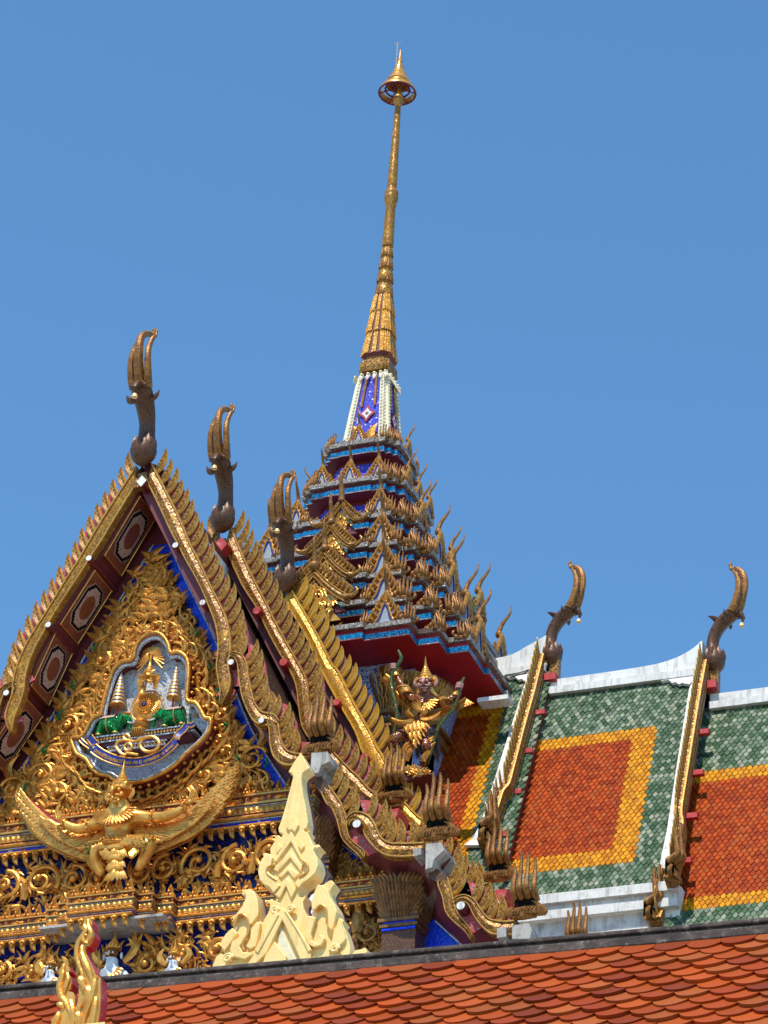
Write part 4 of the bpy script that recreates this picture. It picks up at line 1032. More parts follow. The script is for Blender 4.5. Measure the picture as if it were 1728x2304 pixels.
umbrella((683, 605), (635, 1045), .098, 'gold and silver tiered umbrella rising left of the golden sunburst')
umbrella((1357, 520), (1328, 950), .082, 'gold and silver tiered umbrella rising right of the golden sunburst')

# elephants
def elephant(c, s, face, label):
    """c = ground point, face = +1 looks to the right"""
    T_ = thing('elephant', label, 'elephant', c, 'green glass elephants of the emblem')
    def P(x, z, y=0.): return V(c)+V((x*face*s, y*s, z*s))
    pts = [P(0, .62), P(-.28, .66), P(-.46, .58), P(.24, .68), P(.42, .74), P(.60, .80), P(.74, .70), P(.80, .52), P(.80, .34), P(.84, .18), P(.9, .12),
           P(-.42, .34, -.13), P(-.42, .06, -.13), P(-.40, .34, .13), P(-.40, .06, .13), P(.26, .36, -.13), P(.27, .06, -.13), P(.28, .36, .13), P(.29, .06, .13)]
    ed = [(0, 1), (1, 2), (0, 3), (3, 4), (4, 5), (5, 6), (6, 7), (7, 8), (8, 9), (9, 10), (2, 11), (11, 12), (2, 13), (13, 14), (3, 15), (15, 16), (3, 17), (17, 18)]
    rd = [x*s for x in (.30, .29, .23, .27, .2, .19, .13, .09, .07, .055, .045, .13, .1, .13, .1, .12, .095, .12, .095)]
    skin('body', pts, ed, rd, M['green'], T_)
    for sg in (-1, 1):
        mb = MB(); prism(mb, [P(.46+.0*sg, .92, sg*.2), P(.36, .84, sg*.25), P(.33, .62, sg*.26), P(.42, .48, sg*.24), P(.52, .62, sg*.22), P(.54, .82, sg*.2)], V((0, sg*.03*s, 0)))
        part('ear', mb, M['green'], T_)
    for sg in (-1, 1):
        mb = MB(); tube(mb, catmull([P(.72, .56, sg*.1), P(.86, .50, sg*.13), P(1.0, .52, sg*.13), P(1.1, .58, sg*.11)], 3), [.03*s*(1-.08*i) for i in range(10)], 6)
        part('tusk', mb, M['stone'], T_)
    mb = MB()
    for x in (-.1, ): 
        closed_tube(mb, [P(x, .62+.315*math.sin(q*math.pi/8), .31*math.cos(q*math.pi/8)) for q in range(16)], .022*s, 6)
    for x, y in ((-.42, -.13), (-.4, .13), (.27, -.13), (.29, .13)): lathe(mb, P(x, .12, y), [(.125*s, 0), (.13*s, .02*s), (.12*s, .05*s)], 12, cap=False)
    tube(mb, [P(.42, .9, -.1), P(.6, .96, 0), P(.42, .9, .1)], .03*s, 6)
    part('gold_harness', mb, M['goldline'], T_)
    mb = MB(); ball(mb, P(.60, .98), .13*s, 0, 10, (1, 1, .55)); part('gold_cap', mb, M['goldhi'], T_)
    mb = MB(); vs = []
    for i in range(5):
        for k in range(9):
            q = math.pi*(.12+.76*k/8); vs.append(P(-.38+.15*i, .63+.325*math.sin(q), .325*math.cos(q)))
    mb.add(vs, [(i*9+k, i*9+k+1, (i+1)*9+k+1, (i+1)*9+k) for i in range(4) for k in range(8)]); part('saddle_cloth', mb, M['pale'], T_)
    mb = MB(); tube(mb, catmull([P(-.56, .62), P(-.68, .5), P(-.7, .3), P(-.68, .2)], 3), .02*s, 6); part('tail', mb, M['green'], T_)
e1 = E7(540, 1405, -.2); e1.z = ZB+.01; elephant(e1, .355, 1, 'green glass elephant facing right, on the left of the platform')
e2 = E7(1320, 1310, -.2); e2.z = ZB+.01; elephant(e2, .355, -1, 'green glass elephant facing left, on the right of the platform')

# ------------------------------------------------------------------ big gold garuda on the pediment
def face_mask(mb, c, s, f, r, u):
    """beaked guardian face: c centre of the head, f forward, r right, u up"""
    c = V(c)
    def P(x, y, z): return c+r*(x*s)+f*(y*s)+u*(z*s)
    for sg in (-1, 1):
        tube(mb, catmull([P(sg*.08, .92, .32), P(sg*.35, .95, .42), P(sg*.62, .78, .34)], 3), .085*s, 6)      # brow
        ball(mb, P(sg*.34, .88, .16), .17*s, 0, 8); ball(mb, P(sg*.52, .74, -.18), .2*s, 0, 8)                   # eye, cheek
        tube(mb, catmull([P(sg*.1, 1.0, -.28), P(sg*.36, .98, -.36), P(sg*.6, .8, -.3)], 3), .075*s, 6)          # lip
        flame(mb, P(sg*.85, .05, -.25), (u*.9+r*sg*.45).normalized(), -r*sg, f, s*1.1, s*.2, .3)                 # ear flame
    tube(mb, catmull([P(0, .92, .28), P(0, 1.22, .1), P(0, 1.42, -.12), P(0, 1.32, -.36)], 3), [.13*s, .15*s, .15*s, .17*s, .17*s, .17*s, .15*s, .12*s, .1*s, .05*s][:10], 8)
    tube(mb, catmull([P(-.4, .82, -.55), P(0, 1.02, -.62), P(.4, .82, -.55)], 3), .1*s, 6)
    ball(mb, P(0, .7, -.72), .25*s, 0, 8)
def crown(mb, c, s, u, f):
    c = V(c)
    lathe(mb, c, [(.95*s, -.15*s), (1.05*s, 0), (.98*s, .2*s), (.8*s, .32*s), (.84*s, .42*s), (.66*s, .62*s), (.7*s, .72*s), (.5*s, .95*s), (.54*s, 1.02*s), (.36*s, 1.25*s), (.38*s, 1.33*s), (.2*s, 1.6*s), (.22*s, 1.7*s), (.11*s, 2.2*s), (.02*s, 2.9*s)], 14, up=u)
    a = u.orthogonal().normalized(); b = u.cross(a)
    for k in range(12):
        q = k*math.pi/6; d = a*math.cos(q)+b*math.sin(q)
        flame(mb, c+d*s*.98, (u*.95+d*.2).normalized(), u.cross(d), d, .5*s, .14*s, .2)
        ball(mb, c+d*s*1.02-u*.05*s, .1*s, 0, 6)
GA = thing('garuda_statue', 'large gold garuda with spread wings squatting below the emblem', 'statue', Fy(258, 1990, -.45))
def G(px, py, y): return Fy(px, py, y)
BY = -.42
pts = [G(262, 1905, BY), G(262, 1885, BY-.02), G(265, 1858, BY-.06), G(267, 1838, BY-.06), G(268, 1812, BY-.10), G(269, 1795, BY-.13),
       G(235, 1848, BY-.05), G(204, 1859, BY-.08), G(177, 1867, BY-.12), G(155, 1859, BY-.14), G(139, 1848, BY-.14),
       G(303, 1839, BY-.05), G(343, 1841, BY-.08), G(372, 1838, BY-.12), G(401, 1826, BY-.14), G(421, 1814, BY-.14),
       G(233, 1909, BY-.05), G(200, 1912, BY-.22), G(213, 1944, BY-.12), G(232, 1972, BY-.08),
       G(300, 1898, BY-.05), G(340, 1899, BY-.22), G(327, 1926, BY-.12), G(308, 1962, BY-.08)]
ed = [(0, 1), (1, 2), (2, 3), (3, 4), (4, 5), (3, 6), (6, 7), (7, 8), (8, 9), (9, 10), (3, 11), (11, 12), (12, 13), (13, 14), (14, 15), (0, 16), (16, 17), (17, 18), (18, 19), (0, 20), (20, 21), (21, 22), (22, 23)]
rd = [(.20, .16), (.17, .14), (.235, .17), (.21, .15), .11, .16, .115, .085, .075, .06, .045, .115, .085, .075, .06, .045, .135, .125, .085, .05, .135, .125, .085, .05]
gbody = skin('body', pts, ed, rd, M['goldhi'], GA)
for sg, wr, hd in ((-1, (139, 1848), ((131, 1838), (128, 1822), (135, 1809))), (1, (421, 1814), ((431, 1800), (435, 1783), (428, 1768)))):
    mb = MB(); W0 = G(*wr, BY-.14); Hp = [G(*q, BY-.16) for q in hd]
    ball(mb, lerp(W0, Hp[0], .6), .042, 0, 8)
    for k in range(4):
        off = V((.016*(k-1.5)*(-sg), -.012*(k-1.5), .008*(1.5-abs(k-1.5))))
        tube(mb, catmull([lerp(W0, Hp[0], .8)+off, Hp[0]+off*1.3, Hp[1]+off*1.3, Hp[2]+off*1.2+V((0, 0, -.02*abs(k-1.2)))], 3), [.014, .014, .013, .013, .012, .012, .011, .01, .008, .006], 6)
    tube(mb, catmull([W0+V((0, -.02, .02)), lerp(W0, Hp[0], .9)+V((sg*-.04, -.03, .02)), Hp[0]+V((sg*-.06, -.03, .04))], 3), [.014, .014, .013, .012, .011, .009, .007], 6)
    part('hand', mb, M['goldhi'], GA)
hc = G(269, 1793, BY-.13); mb = MB()
face_mask(mb, hc, .165, NF, X, Z); part('guardian_face', mb, M['goldhi'], GA)
mb = MB(); crown(mb, hc+V((0, .02, .09)), .16, Z, NF); part('crown', mb, M['goldhi'], GA)
# collar, belts, bands
mb = MB(); cc = G(267, 1840, BY-.10)
for rr, n, L in ((.14, 16, .13), (.21, 20, .11)):
    for k in range(n):
        q = math.pi*(1.02+.96*k/(n-1)); d = V((math.cos(q), 0, math.sin(q)*.75)); flame(mb, cc+d*rr+V((0, -.12-.1*(1-abs(math.cos(q)))*(rr*3), .05)), (d+V((0, -.25, 0))).normalized(), X, NF, L, .024, 0, .02, seg=4)
part('collar', mb, M['gold'], GA)
for pa, pb, r in ((G(204,1859,BY-.08), G(198,1861,BY-.085), .098), (G(343,1841,BY-.08), G(349,1841,BY-.085), .098), (G(146,1854,BY-.14), G(142,1851,BY-.14), .066), (G(412,1819,BY-.14), G(417,1816,BY-.14), .066)):
    mb = MB(); tube(mb, [pa, pb], r, 10)
    for k in range(10):
        q = k*math.pi/5; ball(mb, lerp(pa, pb, .5)+V((0, math.cos(q)*r, math.sin(q)*r)), .02, 0, 6)
    part('arm_band', mb, M['gold'], GA)
mb = MB()
for k in range(26):
    q = math.pi*2*k/26; ball(mb, G(262, 1897, BY)+V((.235*math.cos(q), .19*math.sin(q), .0-.03*abs(math.cos(q)))), .03, 0, 6)
tube(mb, [G(262, 1900, BY)+V((.22*math.cos(q*math.pi/10), .18*math.sin(q*math.pi/10), -.04)) for q in range(21)], .04, 6)
part('belt', mb, M['gold'], GA)
mb = MB()
for k in range(15):
    t = k/14; q = math.pi*(1.05+.9*t); ball(mb, G(267, 1862, BY-.03)+V((.25*math.cos(q), -.20+.06*abs(math.cos(q)), .02+.06*math.sin(q))), .02, 0, 6)
part('chest_chain', mb, M['gold'], GA)
# skirt panel of flared tiers
mb = MB()
for (py, w0, L, n) in ((1908, .14, .18, 9), (1932, .10, .17, 8), (1955, .12, .19, 9)):
    for k in range(n):
        t = (k/(n-1)-.5)*2; p = G(259, py, BY-.24); flame(mb, p+X*t*w0*.6+V((0, .05*abs(t), 0)), V((t*.55, -.12, -1)).normalized(), X*(1 if t > 0 else -1), NF, L*(1-.15*abs(t)), .034, .1, .03)
    ball(mb, G(259, py, BY-.22), .08, 0, 8, (1.5, .8, .7))
for sg, px in ((-1, 240), (1, 300)):
    for k in range(3): flame(mb, G(px-4*sg*k, 1910+4*k, BY-.24), V((sg*.6, -.1, -.7)).normalized(), Z, NF, .15, .04, .5, .03)
part('skirt_panel', mb, M['goldhi'], GA)
for kn, an, hp in ((17, 18, 16), (21, 22, 20)):
    mb = MB()
    for i0, i1, r0, r1 in ((hp, kn, .135, .122), (kn, an, .118, .075)):
        for t in range(8):
            for s_ in range(7):
                q = math.pi*(1.0+s_/6)+.2*(t % 2); u = .1+t*.12; d = V((math.cos(q)*.55, math.sin(q), math.cos(q)*.8)).normalized()
                p = lerp(pts[i0], pts[i1], u); flame(mb, p+d*(r0+(r1-r0)*u-.008), (pts[i1]-pts[i0]).normalized(), X, d, .05, .017, 0, .014, 0, 3)
    part('scale_pattern', mb, M['scale'], GA)
# wings: rows of long feathers
def wing(roots, tips, name, n, w0):
    """feathers from points along roots to points along tips, bowed downward"""
    mb = MB(); rds = MB(); Rr = catmull(roots, 8); Tt = catmull(tips, 8)
    for i in range(n):
        t = i/(n-1); a = Rr[int(t*(len(Rr)-1))]; b = Tt[int(t*(len(Tt)-1))]
        midp = lerp(a, b, .5)+V((0, -.03, -(b-a).length*.24*(1-.55*t)))
        P = catmull([a, lerp(a, midp, .55)+V((0, 0, -.03)), midp, lerp(midp, b, .55)+V((0, 0, -.03)), b], 4); k = len(P)
        tube(mb, [p+V((0, -.006*(i % 3), 0)) for p in P], [(.022*(1-.4*j/(k-1)), max(w0*math.sin(math.pi*(.25+.72*j/(k-1))), .006)) for j in range(k)], 7, flat=(0, -1, 0))
        for j in range(2, k-1): 
            ball(mb, P[j]+V((0, -.026, 0)), .016, 0, 5, (1.4, .6, .9))
    return mb
def GP(l, y): return [G(px, py, y) for px, py in l]
wl1 = wing(GP([(232,1868),(215,1872),(190,1880),(170,1878),(150,1868)], BY+.08), GP([(190,1935),(150,1920),(95,1890),(60,1850),(36,1800),(40,1766)], BY+.05), 'w', 21, .05)
wl2 = wing(GP([(236,1870),(210,1880),(180,1878),(158,1866),(146,1858)], BY+.02), GP([(195,1915),(160,1902),(120,1878),(95,1850),(86,1832)], BY-.03), 'w', 13, .046)
wr1 = wing(GP([(303,1862),(330,1860),(355,1862),(385,1850),(410,1838)], BY+.08), GP([(352,1918),(400,1897),(455,1868),(492,1832),(520,1790),(537,1740),(538,1712)], BY+.05), 'w', 22, .05)
wr2 = wing(GP([(303,1862),(330,1862),(360,1858),(390,1845),(412,1832)], BY+.02), GP([(350,1898),(395,1880),(440,1852),(470,1822),(486,1795)], BY-.03), 'w', 13, .046)
part('wing', wl1.join(wl2), M['goldhi'], GA); part('wing', wr1.join(wr2), M['goldhi'], GA)
for pl in (((235,1868),(190,1880),(150,1868),(86,1832),(62,1800),(40,1766),(33,1790),(42,1830),(70,1875),(110,1908),(150,1928),(190,1938),(230,1905)), ((303,1862),(360,1858),(412,1832),(486,1795),(515,1760),(538,1712),(540,1745),(520,1795),(480,1845),(430,1888),(380,1912),(350,1922),(310,1900))):
    mb = MB(); prism(mb, GP(pl, BY+.085), (0, .03, 0)); part('wing_backing', mb, M['gold'], GA, smooth=False)
for (pl) in (((200,1900),(80,1850),(50,1800),(60,1790),(120,1840),(200,1880)), ((330,1890),(440,1850),(505,1790),(500,1770),(420,1830),(330,1870))):
    mb = MB(); prism(mb, GP(pl, BY+.12), (0, .03, 0)); part('red_wing_lining', mb, M['red'], GA, smooth=False)

# ------------------------------------------------------------------ red garuda holding two snakes on the tower corner
YG = 4.35
g0 = Fy(925, 1738, YG)
RG = thing('garuda_statue', 'red and gold garuda with raised arms standing on the bracket under the spire eave', 'statue', g0)
def Q(px, py, dy=0.): return Fy(px, py, YG+dy)
pts = [Q(935,1640), Q(941,1620,-.02), Q(951,1590,-.06), Q(955,1570,-.05), Q(957,1555,-.10), Q(958,1540,-.14),
       Q(930,1578,-.04), Q(908,1550,-.06), Q(897,1530,-.05), Q(888,1512,-.04),
       Q(983,1585,-.04), Q(1008,1577,-.08), Q(1022,1568,-.06), Q(1030,1558,-.04),
       Q(918,1650,0), Q(886,1662,-.16), Q(880,1690,-.05), Q(905,1722,0),
       Q(953,1652,0), Q(962,1680,-.16), Q(958,1702,-.05), Q(948,1728,0)]
ed = [(0, 1), (1, 2), (2, 3), (3, 4), (4, 5), (3, 6), (6, 7), (7, 8), (8, 9), (3, 10), (10, 11), (11, 12), (12, 13), (0, 14), (14, 15), (15, 16), (16, 17), (0, 18), (18, 19), (19, 20), (20, 21)]
rd = [.115, .10, .145, .125, .07, .115, .08, .058, .048, .038, .08, .058, .048, .038, .095, .09, .06, .04, .095, .09, .06, .04]
skin('body', pts, ed, rd, M['redskin'], RG)
hc = Q(958, 1540, -.14); fw = V((.12, -.95, -.25)).normalized(); rt_ = V((1, .1, 0)).normalized(); u_ = rt_.cross(fw).normalized()
u_ = u_ if u_.z > 0 else -u_
mb = MB(); face_mask(mb, hc, .14, fw, rt_, u_); part('guardian_face', mb, M['skin'], RG)
mb = MB(); crown(mb, hc+u_*.07, .122, u_, fw)
for sg in (-1, 1):
    flame(mb, hc+rt_*.085*sg-u_*.05, (u_*-.9+rt_*sg*.3).normalized(), rt_*sg, fw, .16, .035, .3)
    flame(mb, hc+rt_*.09*sg+u_*.02, (u_*.7+rt_*sg*.6).normalized(), -rt_*sg, fw, .14, .035, .4)
part('crown', mb, M['goldhi'], RG)
mb = MB(); cc = Q(955, 1583, -.21)
for rr, n, L in ((.05, 9, .10), (.09, 12, .10), (.13, 13, .09)):
    for k in range(n):
        q = math.pi*(1.05+.9*k/(n-1)); d = V((math.cos(q), 0, math.sin(q))); flame(mb, cc+d*rr+V((0, .02, .06)), (d+V((0, -.2, 0))).normalized(), X, NF, L, .024, 0, .02, seg=4)
part('collar', mb, M['gold'], RG)
for a, b, r in ((Q(916,1562,-.05), Q(908,1550,-.06), .095), (Q(995,1581,-.07), Q(1004,1578,-.08), .09), (Q(892,1522,-.05), Q(889,1515,-.04), .056), (Q(1024,1566,-.06), Q(1028,1560,-.05), .056)):
    mb = MB(); tube(mb, [a, b], r, 10)
    for t in (0, 1): tube(mb, [lerp(a, b, t)+V((0, 0, -.008)), lerp(a, b, t)+V((0, 0, .008))], r*1.12, 10)
    part('arm_band', mb, M['goldhi'], RG)
mb = MB(); wz = Q(940, 1625, -.15)
for t in range(6):
    for k in range(6-t):
        x = (k-(5-t)/2)*.06; flame(mb, wz+V((x, -.02-.03*(t % 2), -.06*t)), V((x*1.2, -.15, -1)).normalized(), X, NF, .17, .036, .2, .03)
for sg, L in ((-1, .36), (1, .34)):
    flame(mb, wz+V((sg*.06, -.04, .02)), V((sg*.95, -.1, -.12)).normalized(), Z, NF, L, .055, .3, .03); flame(mb, wz+V((sg*.05, -.04, .06)), V((sg*.7, -.1, .7)).normalized(), V((-sg, 0, 0)), NF, .22, .04, .3, .03)
for px, py in ((912, 1705), (958, 1705)):
    for k in range(5): flame(mb, Q(px, py+10, -.12)+V((random.uniform(-.05, .05), 0, .05*k)), V((.25, -.1, 1)).normalized(), X, NF, .22, .05, .3, .05)
part('gold_skirt', mb, M['gold'], RG)
def armwing(path, hw, name):
    P = catmull([Q(*q) for q in path], 5); mb = MB(); n = len(P)
    for i in range(n-1):
        tg = (P[i+1]-P[i]).normalized(); dn = V((tg.z, 0, -tg.x)); dn = dn if dn.z < 0 else -dn
        L = hw*(.45+.55*i/n)
        flame(mb, P[i]+V((0, .02, 0)), (dn+tg*.35).normalized(), tg, NF, L, .024, .1, .02, seg=4)
    tube(mb, [p+V((0, .0, 0)) for p in P], .02, 6); return part(name, mb, M['gold'], RG)
armwing([(925,1592,.02),(905,1575,.02),(888,1550,.02),(878,1528,.02),(868,1518,.02)], .15, 'arm_feathers')
armwing([(965,1610,.02),(990,1600,.02),(1015,1590,.02),(1035,1578,.02),(1048,1570,.02)], .17, 'arm_feathers')
for w0, d, sg in ((Q(888, 1512, -.05), V((-.1, -.05, .9)), -1), (Q(1032, 1555, -.05), V((.2, -.05, .9)), 1)):
    mb = MB(); d.normalize(); ball(mb, w0+d*.04, .042, 0, 8)
    for k in range(4):
        b_ = w0+d*(.03+.022*k); tube(mb, catmull([b_+V((-.05*sg, -.01, 0)), b_+V((-.03*sg, -.06, 0)), b_+V((.03*sg, -.065, 0)), b_+V((.055*sg, -.02, -.005*k))], 3), [.013-.0004*i for i in range(10)], 6)
    tube(mb, [w0+V((.04*sg, -.01, .02)), w0+d*.07+V((.055*sg, -.04, 0)), w0+d*.1+V((.03*sg, -.07, 0))], [.014, .013, .008], 6)
    part('hand', mb, M['skin'], RG)
mb = MB(); a, b = Q(905, 1722, .1), Q(968, 1746, .1)
prism(mb, [Q(893,1722,-.2), Q(968,1735,-.2), Q(972,1742,-.2), Q(930,1752,-.2), Q(890,1760,-.2)], (0, .6, 0)); o = part('bracket', mb, M['maroon'], RG, smooth=False)
mb = MB()
for k in range(26): kranok(mb, Q(random.uniform(902, 962), random.uniform(1732, 1746), -.21), V((random.uniform(-1, 1), -.3, random.uniform(.1, 1))).normalized(), NF, .1, random.choice((1, -1)))
part('gilt_relief', mb, M['goldhi'], o)
def snake(path, label, r=.027):
    P = catmull([Q(*q) for q in path], 6); k = len(P); mb = MB()
    tube(mb, P, [r*min(1, .35+4*i/k)*(1-.5*max(0, i/k-.85)/.15) for i in range(k)], 8)
    s_ = part('snake', mb, M['snake'], None); tag(s_, label, 'snake', 'green snakes held by the red garuda')
    return s_
snake([(868,1705,.02),(872,1680,.0),(885,1655,-.05),(891,1630,-.08),(893,1605,-.08),(889,1580,-.08),(883,1555,-.08),(880,1530,-.08),(885,1512,-.09),(896,1495,-.09),(903,1482,-.09),(900,1472,-.09),(896,1463,-.09)], 'dark green snake left of the red garuda, tail in its raised hand')
snake([(962,1722,.0),(968,1700,-.05),(975,1670,-.08),(985,1640,-.08),(1003,1615,-.06),(1020,1595,-.04),(1030,1570,-.06),(1034,1550,-.08),(1038,1536,-.08),(1045,1524,-.08)], 'green spotted snake right of the red garuda, gripped by its lower hand')

# ------------------------------------------------------------------ small white deities above the gallery roof
def deity(px, py, s, label, y=-.32, spear=None):
    """px,py = chin"""
    c = Fy(px, py, y)
    T_ = thing('deity_statue', label, 'statue', c-V((0, 0, .5*s)), 'white deities in the lower frieze')
    def P(x, dy, z): return c+V((x*s, dy*s, z*s))
    pts = [P(0, 0, -.5), P(0, 0, -.32), P(0, -.01, -.14), P(0, -.02, -.03), P(0, -.03, .08), P(-.15, 0, -.14), P(-.24, -.08, -.30), P(-.10, -.16, -.22), P(.15, 0, -.14), P(.24, -.08, -.30), P(.10, -.16, -.22)]
    skin('body', pts, [(0, 1), (1, 2), (2, 3), (3, 4), (2, 5), (5, 6), (6, 7), (2, 8), (8, 9), (9, 10)], [x*s for x in (.13, .11, .12, .05, .095, .06, .045, .035, .06, .045, .035)], M['stone'], T_)
    mb = MB()
    for sg in (-1, 1):
        ball(mb, P(sg*.04, -.112, .085), .012*s, 0, 6)
        ball(mb, P(sg*.1, -.02, .08), .025*s, 0, 6, (.6, 1, 1.6))
    tube(mb, [P(0, -.12, .1), P(0, -.145, .055)], [.01*s, .016*s], 6); tube(mb, [P(-.025, -.125, .02), P(0, -.132, .017), P(.025, -.125, .02)], .009*s, 5)
    part('face_features', mb, M['stone'], T_); mb = MB()
    for k in range(4): tube(mb, [P(-.03+.02*k, -.17, -.22), P(-.02+.014*k, -.2, -.14)], .011*s, 5)
    part('fingers', mb, M['stone'], T_)
    mb = MB(); crown(mb, P(0, -.02, .17), .078*s, Z, NF)
    for k in range(11): q = math.pi*(1.05+.9*k/10); flame(mb, P(.1*math.cos(q), -.1, -.1+.06*math.sin(q)), V((math.cos(q), -.2, math.sin(q))).normalized(), X, NF, .09*s, .022*s, 0, .02)
    for sg in (-1, 1): flame(mb, P(sg*.12, 0, .02), V((sg*.6, -.1, .8)).normalized(), V((-sg, 0, 0)), NF, .35*s, .05*s, .4)
    part('gold_crown', mb, M['goldhi'], T_)
    if spear:
        mb = MB(); a = Fy(*spear[0], y-.1); b = Fy(*spear[1], y-.1); tube(mb, [a, b-(b-a)*.12], .012, 6); lathe(mb, b-(b-a)*.12, [(.02, 0), (.012, .05), (.002, .1)], 6)
        s_ = part('spear', mb, M['goldline'], None); tag(s_, 'thin gold spear standing beside the praying white deity', 'spear')
deity(254, 2170, 1.2, 'white seated deity with joined hands in the shaded middle of the frieze', -.2, ((219, 2230), (223, 2142)))
deity(391, 2172, .85, 'white faced deity turned by gold scrolls, right of the shaded middle', -.3)
deity(114, 2194, .85, 'white faced deity at the far left, beside the gold naga finial', -.3)

# ------------------------------------------------------------------ spire tower
TC = V((.03, YS, 0))
TW = thing('spire_tower', 'tall tapering spire over seven blue banded tiers bristling with gilded finials', 'spire', V((0, YS, 20)))
def plan(W, bay=0.):
    q = [(.735, 1), (.735, .87), (.87, .87), (.87, .735), (1, .735)]
    side = [(-.735, 1)]+([(-.46, 1), (-.46, 1+bay), (.46, 1+bay), (.46, 1)] if bay else [])
    out = []
    for k in range(4):
        c, s = (1, 0, -1, 0)[k], (0, 1, 0, -1)[k]
        loc = side+q[:4]
        for (t, o_) in loc:
            # face k: outward -Y rotated
            x, y = t*W, -o_*W
            out.append((x*c-y*s, x*s+y*c))
    return out
def ring(mb, W0, z0, W1, z1, bay=0., m=0, cap=True):
    a = plan(W0, bay); b = plan(W1, bay); n = len(a)
    vs = [TC+V((x, y, z0)) for x, y in a]+[TC+V((x, y, z1)) for x, y in b]
    fs = [(i, (i+1) % n, n+(i+1) % n, n+i) for i in range(n)]
    if cap: fs += [list(range(n))[::-1], [n+i for i in range(n)]]
    mb.add(vs, fs, m)
TIER = [(.62, 31.22), (.85, 30.33), (1.20, 29.39), (1.61, 28.57), (1.93, 27.81), (2.26, 27.12), (2.55, 26.53)]
def antefix_mb():
    """pointed niche plate ringed by gilt flames with a tall spike.  unit height .6 plus spike"""
    mb = MB()
    out = [(-.15, 0), (-.10, .09), (-.075, .17), (-.06, .24), (-.03, .31), (0, .36), (.03, .31), (.06, .24), (.075, .17), (.10, .09), (.15, 0)]
    prism(mb, [V((x, -.03, z)) for x, z in out], (0, .03, 0), 1)
    tube(mb, [V((x*.78, -.04, z*.82+.01)) for x, z in out], .011, 5, 2)
    tube(mb, [V((x*1.04, -.035, z*1.04)) for x, z in out], .02, 6, 0)
    for k in range(5):
        for sg in (-1, 1):
            t = k/4; x, z = .15-.12*t, .03+.32*t
            flame(mb, (sg*x, -.03, z), V((sg*(.62-.42*t), -.18, .7+.3*t)).normalized(), V((-sg, 0, .2)).normalized(), NF, .19-.02*t, .034, .45, .045, 0, 5)
            if k < 3: flame(mb, (sg*(x+.055), .0, z-.02), V((sg*(.75-.3*t), -.14, .7)).normalized(), V((-sg, 0, .2)).normalized(), NF, .17-.03*t, .030, .45, .04, 0, 5)
    flame(mb, (0, -.02, .36), V((0, -.1, 1)).normalized(), X, NF, .2, .05, 0, .04, 0, 5)
    ball(mb, (0, .0, .50), .055, 3, 8, (1, 1, 1.2))
    P = catmull([(0, 0, .50), (0, -.02, .60), (0, -.07, .70), (0, -.13, .78), (0, -.17, .86), (0, -.175, .95)], 4); k = len(P)
    tube(mb, P, [.042*(1-.78*i/(k-1)) for i in range(k)], 7, 3); ball(mb, P[-1], .012, 3, 6)
    return mb
ANTE = antefix_mb().mesh('antefix', [M['tooth2'], M['niche'], M['ribbon'], M['prong']])
def fingers_mb():
    mb = MB()
    for i, (x, h) in enumerate([(-.09, .30), (-.03, .37), (.035, .36), (.095, .29)]):
        P = catmull([(x*.7, .04, -.04), (x*.8, -.07, .0), (x, -.09, .1), (x*1.05, -.05, .2), (x*1.0, -.03, h*.85), (x*1.05+.008, -.045, h)], 4); k = len(P)
        tube(mb, P, [.033*(1-.62*j/(k-1)) for j in range(k)], 7, 0); ball(mb, P[-1], .014, 0, 6, (1, 1, 1.5))
    tube(mb, [(-.12, .0, -.03), (0, -.05, -.05), (.12, .0, -.03)], [.05, .06, .05], 8, 0)
    for sg in (-1, 1): flame(mb, (sg*.11, -.01, -.03), V((sg*.6, -.2, .7)).normalized(), V((-sg, 0, 0)), NF, .18, .035, .4, .03, 0, 5)
    return mb
FING = fingers_mb().mesh('naga_cluster', M['prong'])
def bud_mb():
    mb = MB()
    for sg in (-1, 0, 1): flame(mb, (sg*.04, -.01*abs(sg), 0), V((sg*.5, -.15, 1)).normalized(), V((-sg if sg else 1, 0, 0)), NF, .2-.05*abs(sg), .04, .35, .04, 0, 5)
    ball(mb, (0, -.04, .03), .035, 0, 6); return mb
BUD = bud_mb().mesh('leaf_bud', M['tooth2'])
def onface(k, t, o_, z, s, yaw=0., flip=False):
    o = V((0, -1, 0)); tt = V((1, 0, 0)); rot = Matrix.Rotation(k*math.pi/2, 3, 'Z'); o = rot @ o; tt = rot @ tt
    p = TC+tt*t+o*o_; p.z = z
    return frame(p, tt, -o, Z) @ Matrix.Rotation(yaw, 4, 'Z') @ Matrix.Scale(s, 4)
wb = {1: .46, 2: .70}
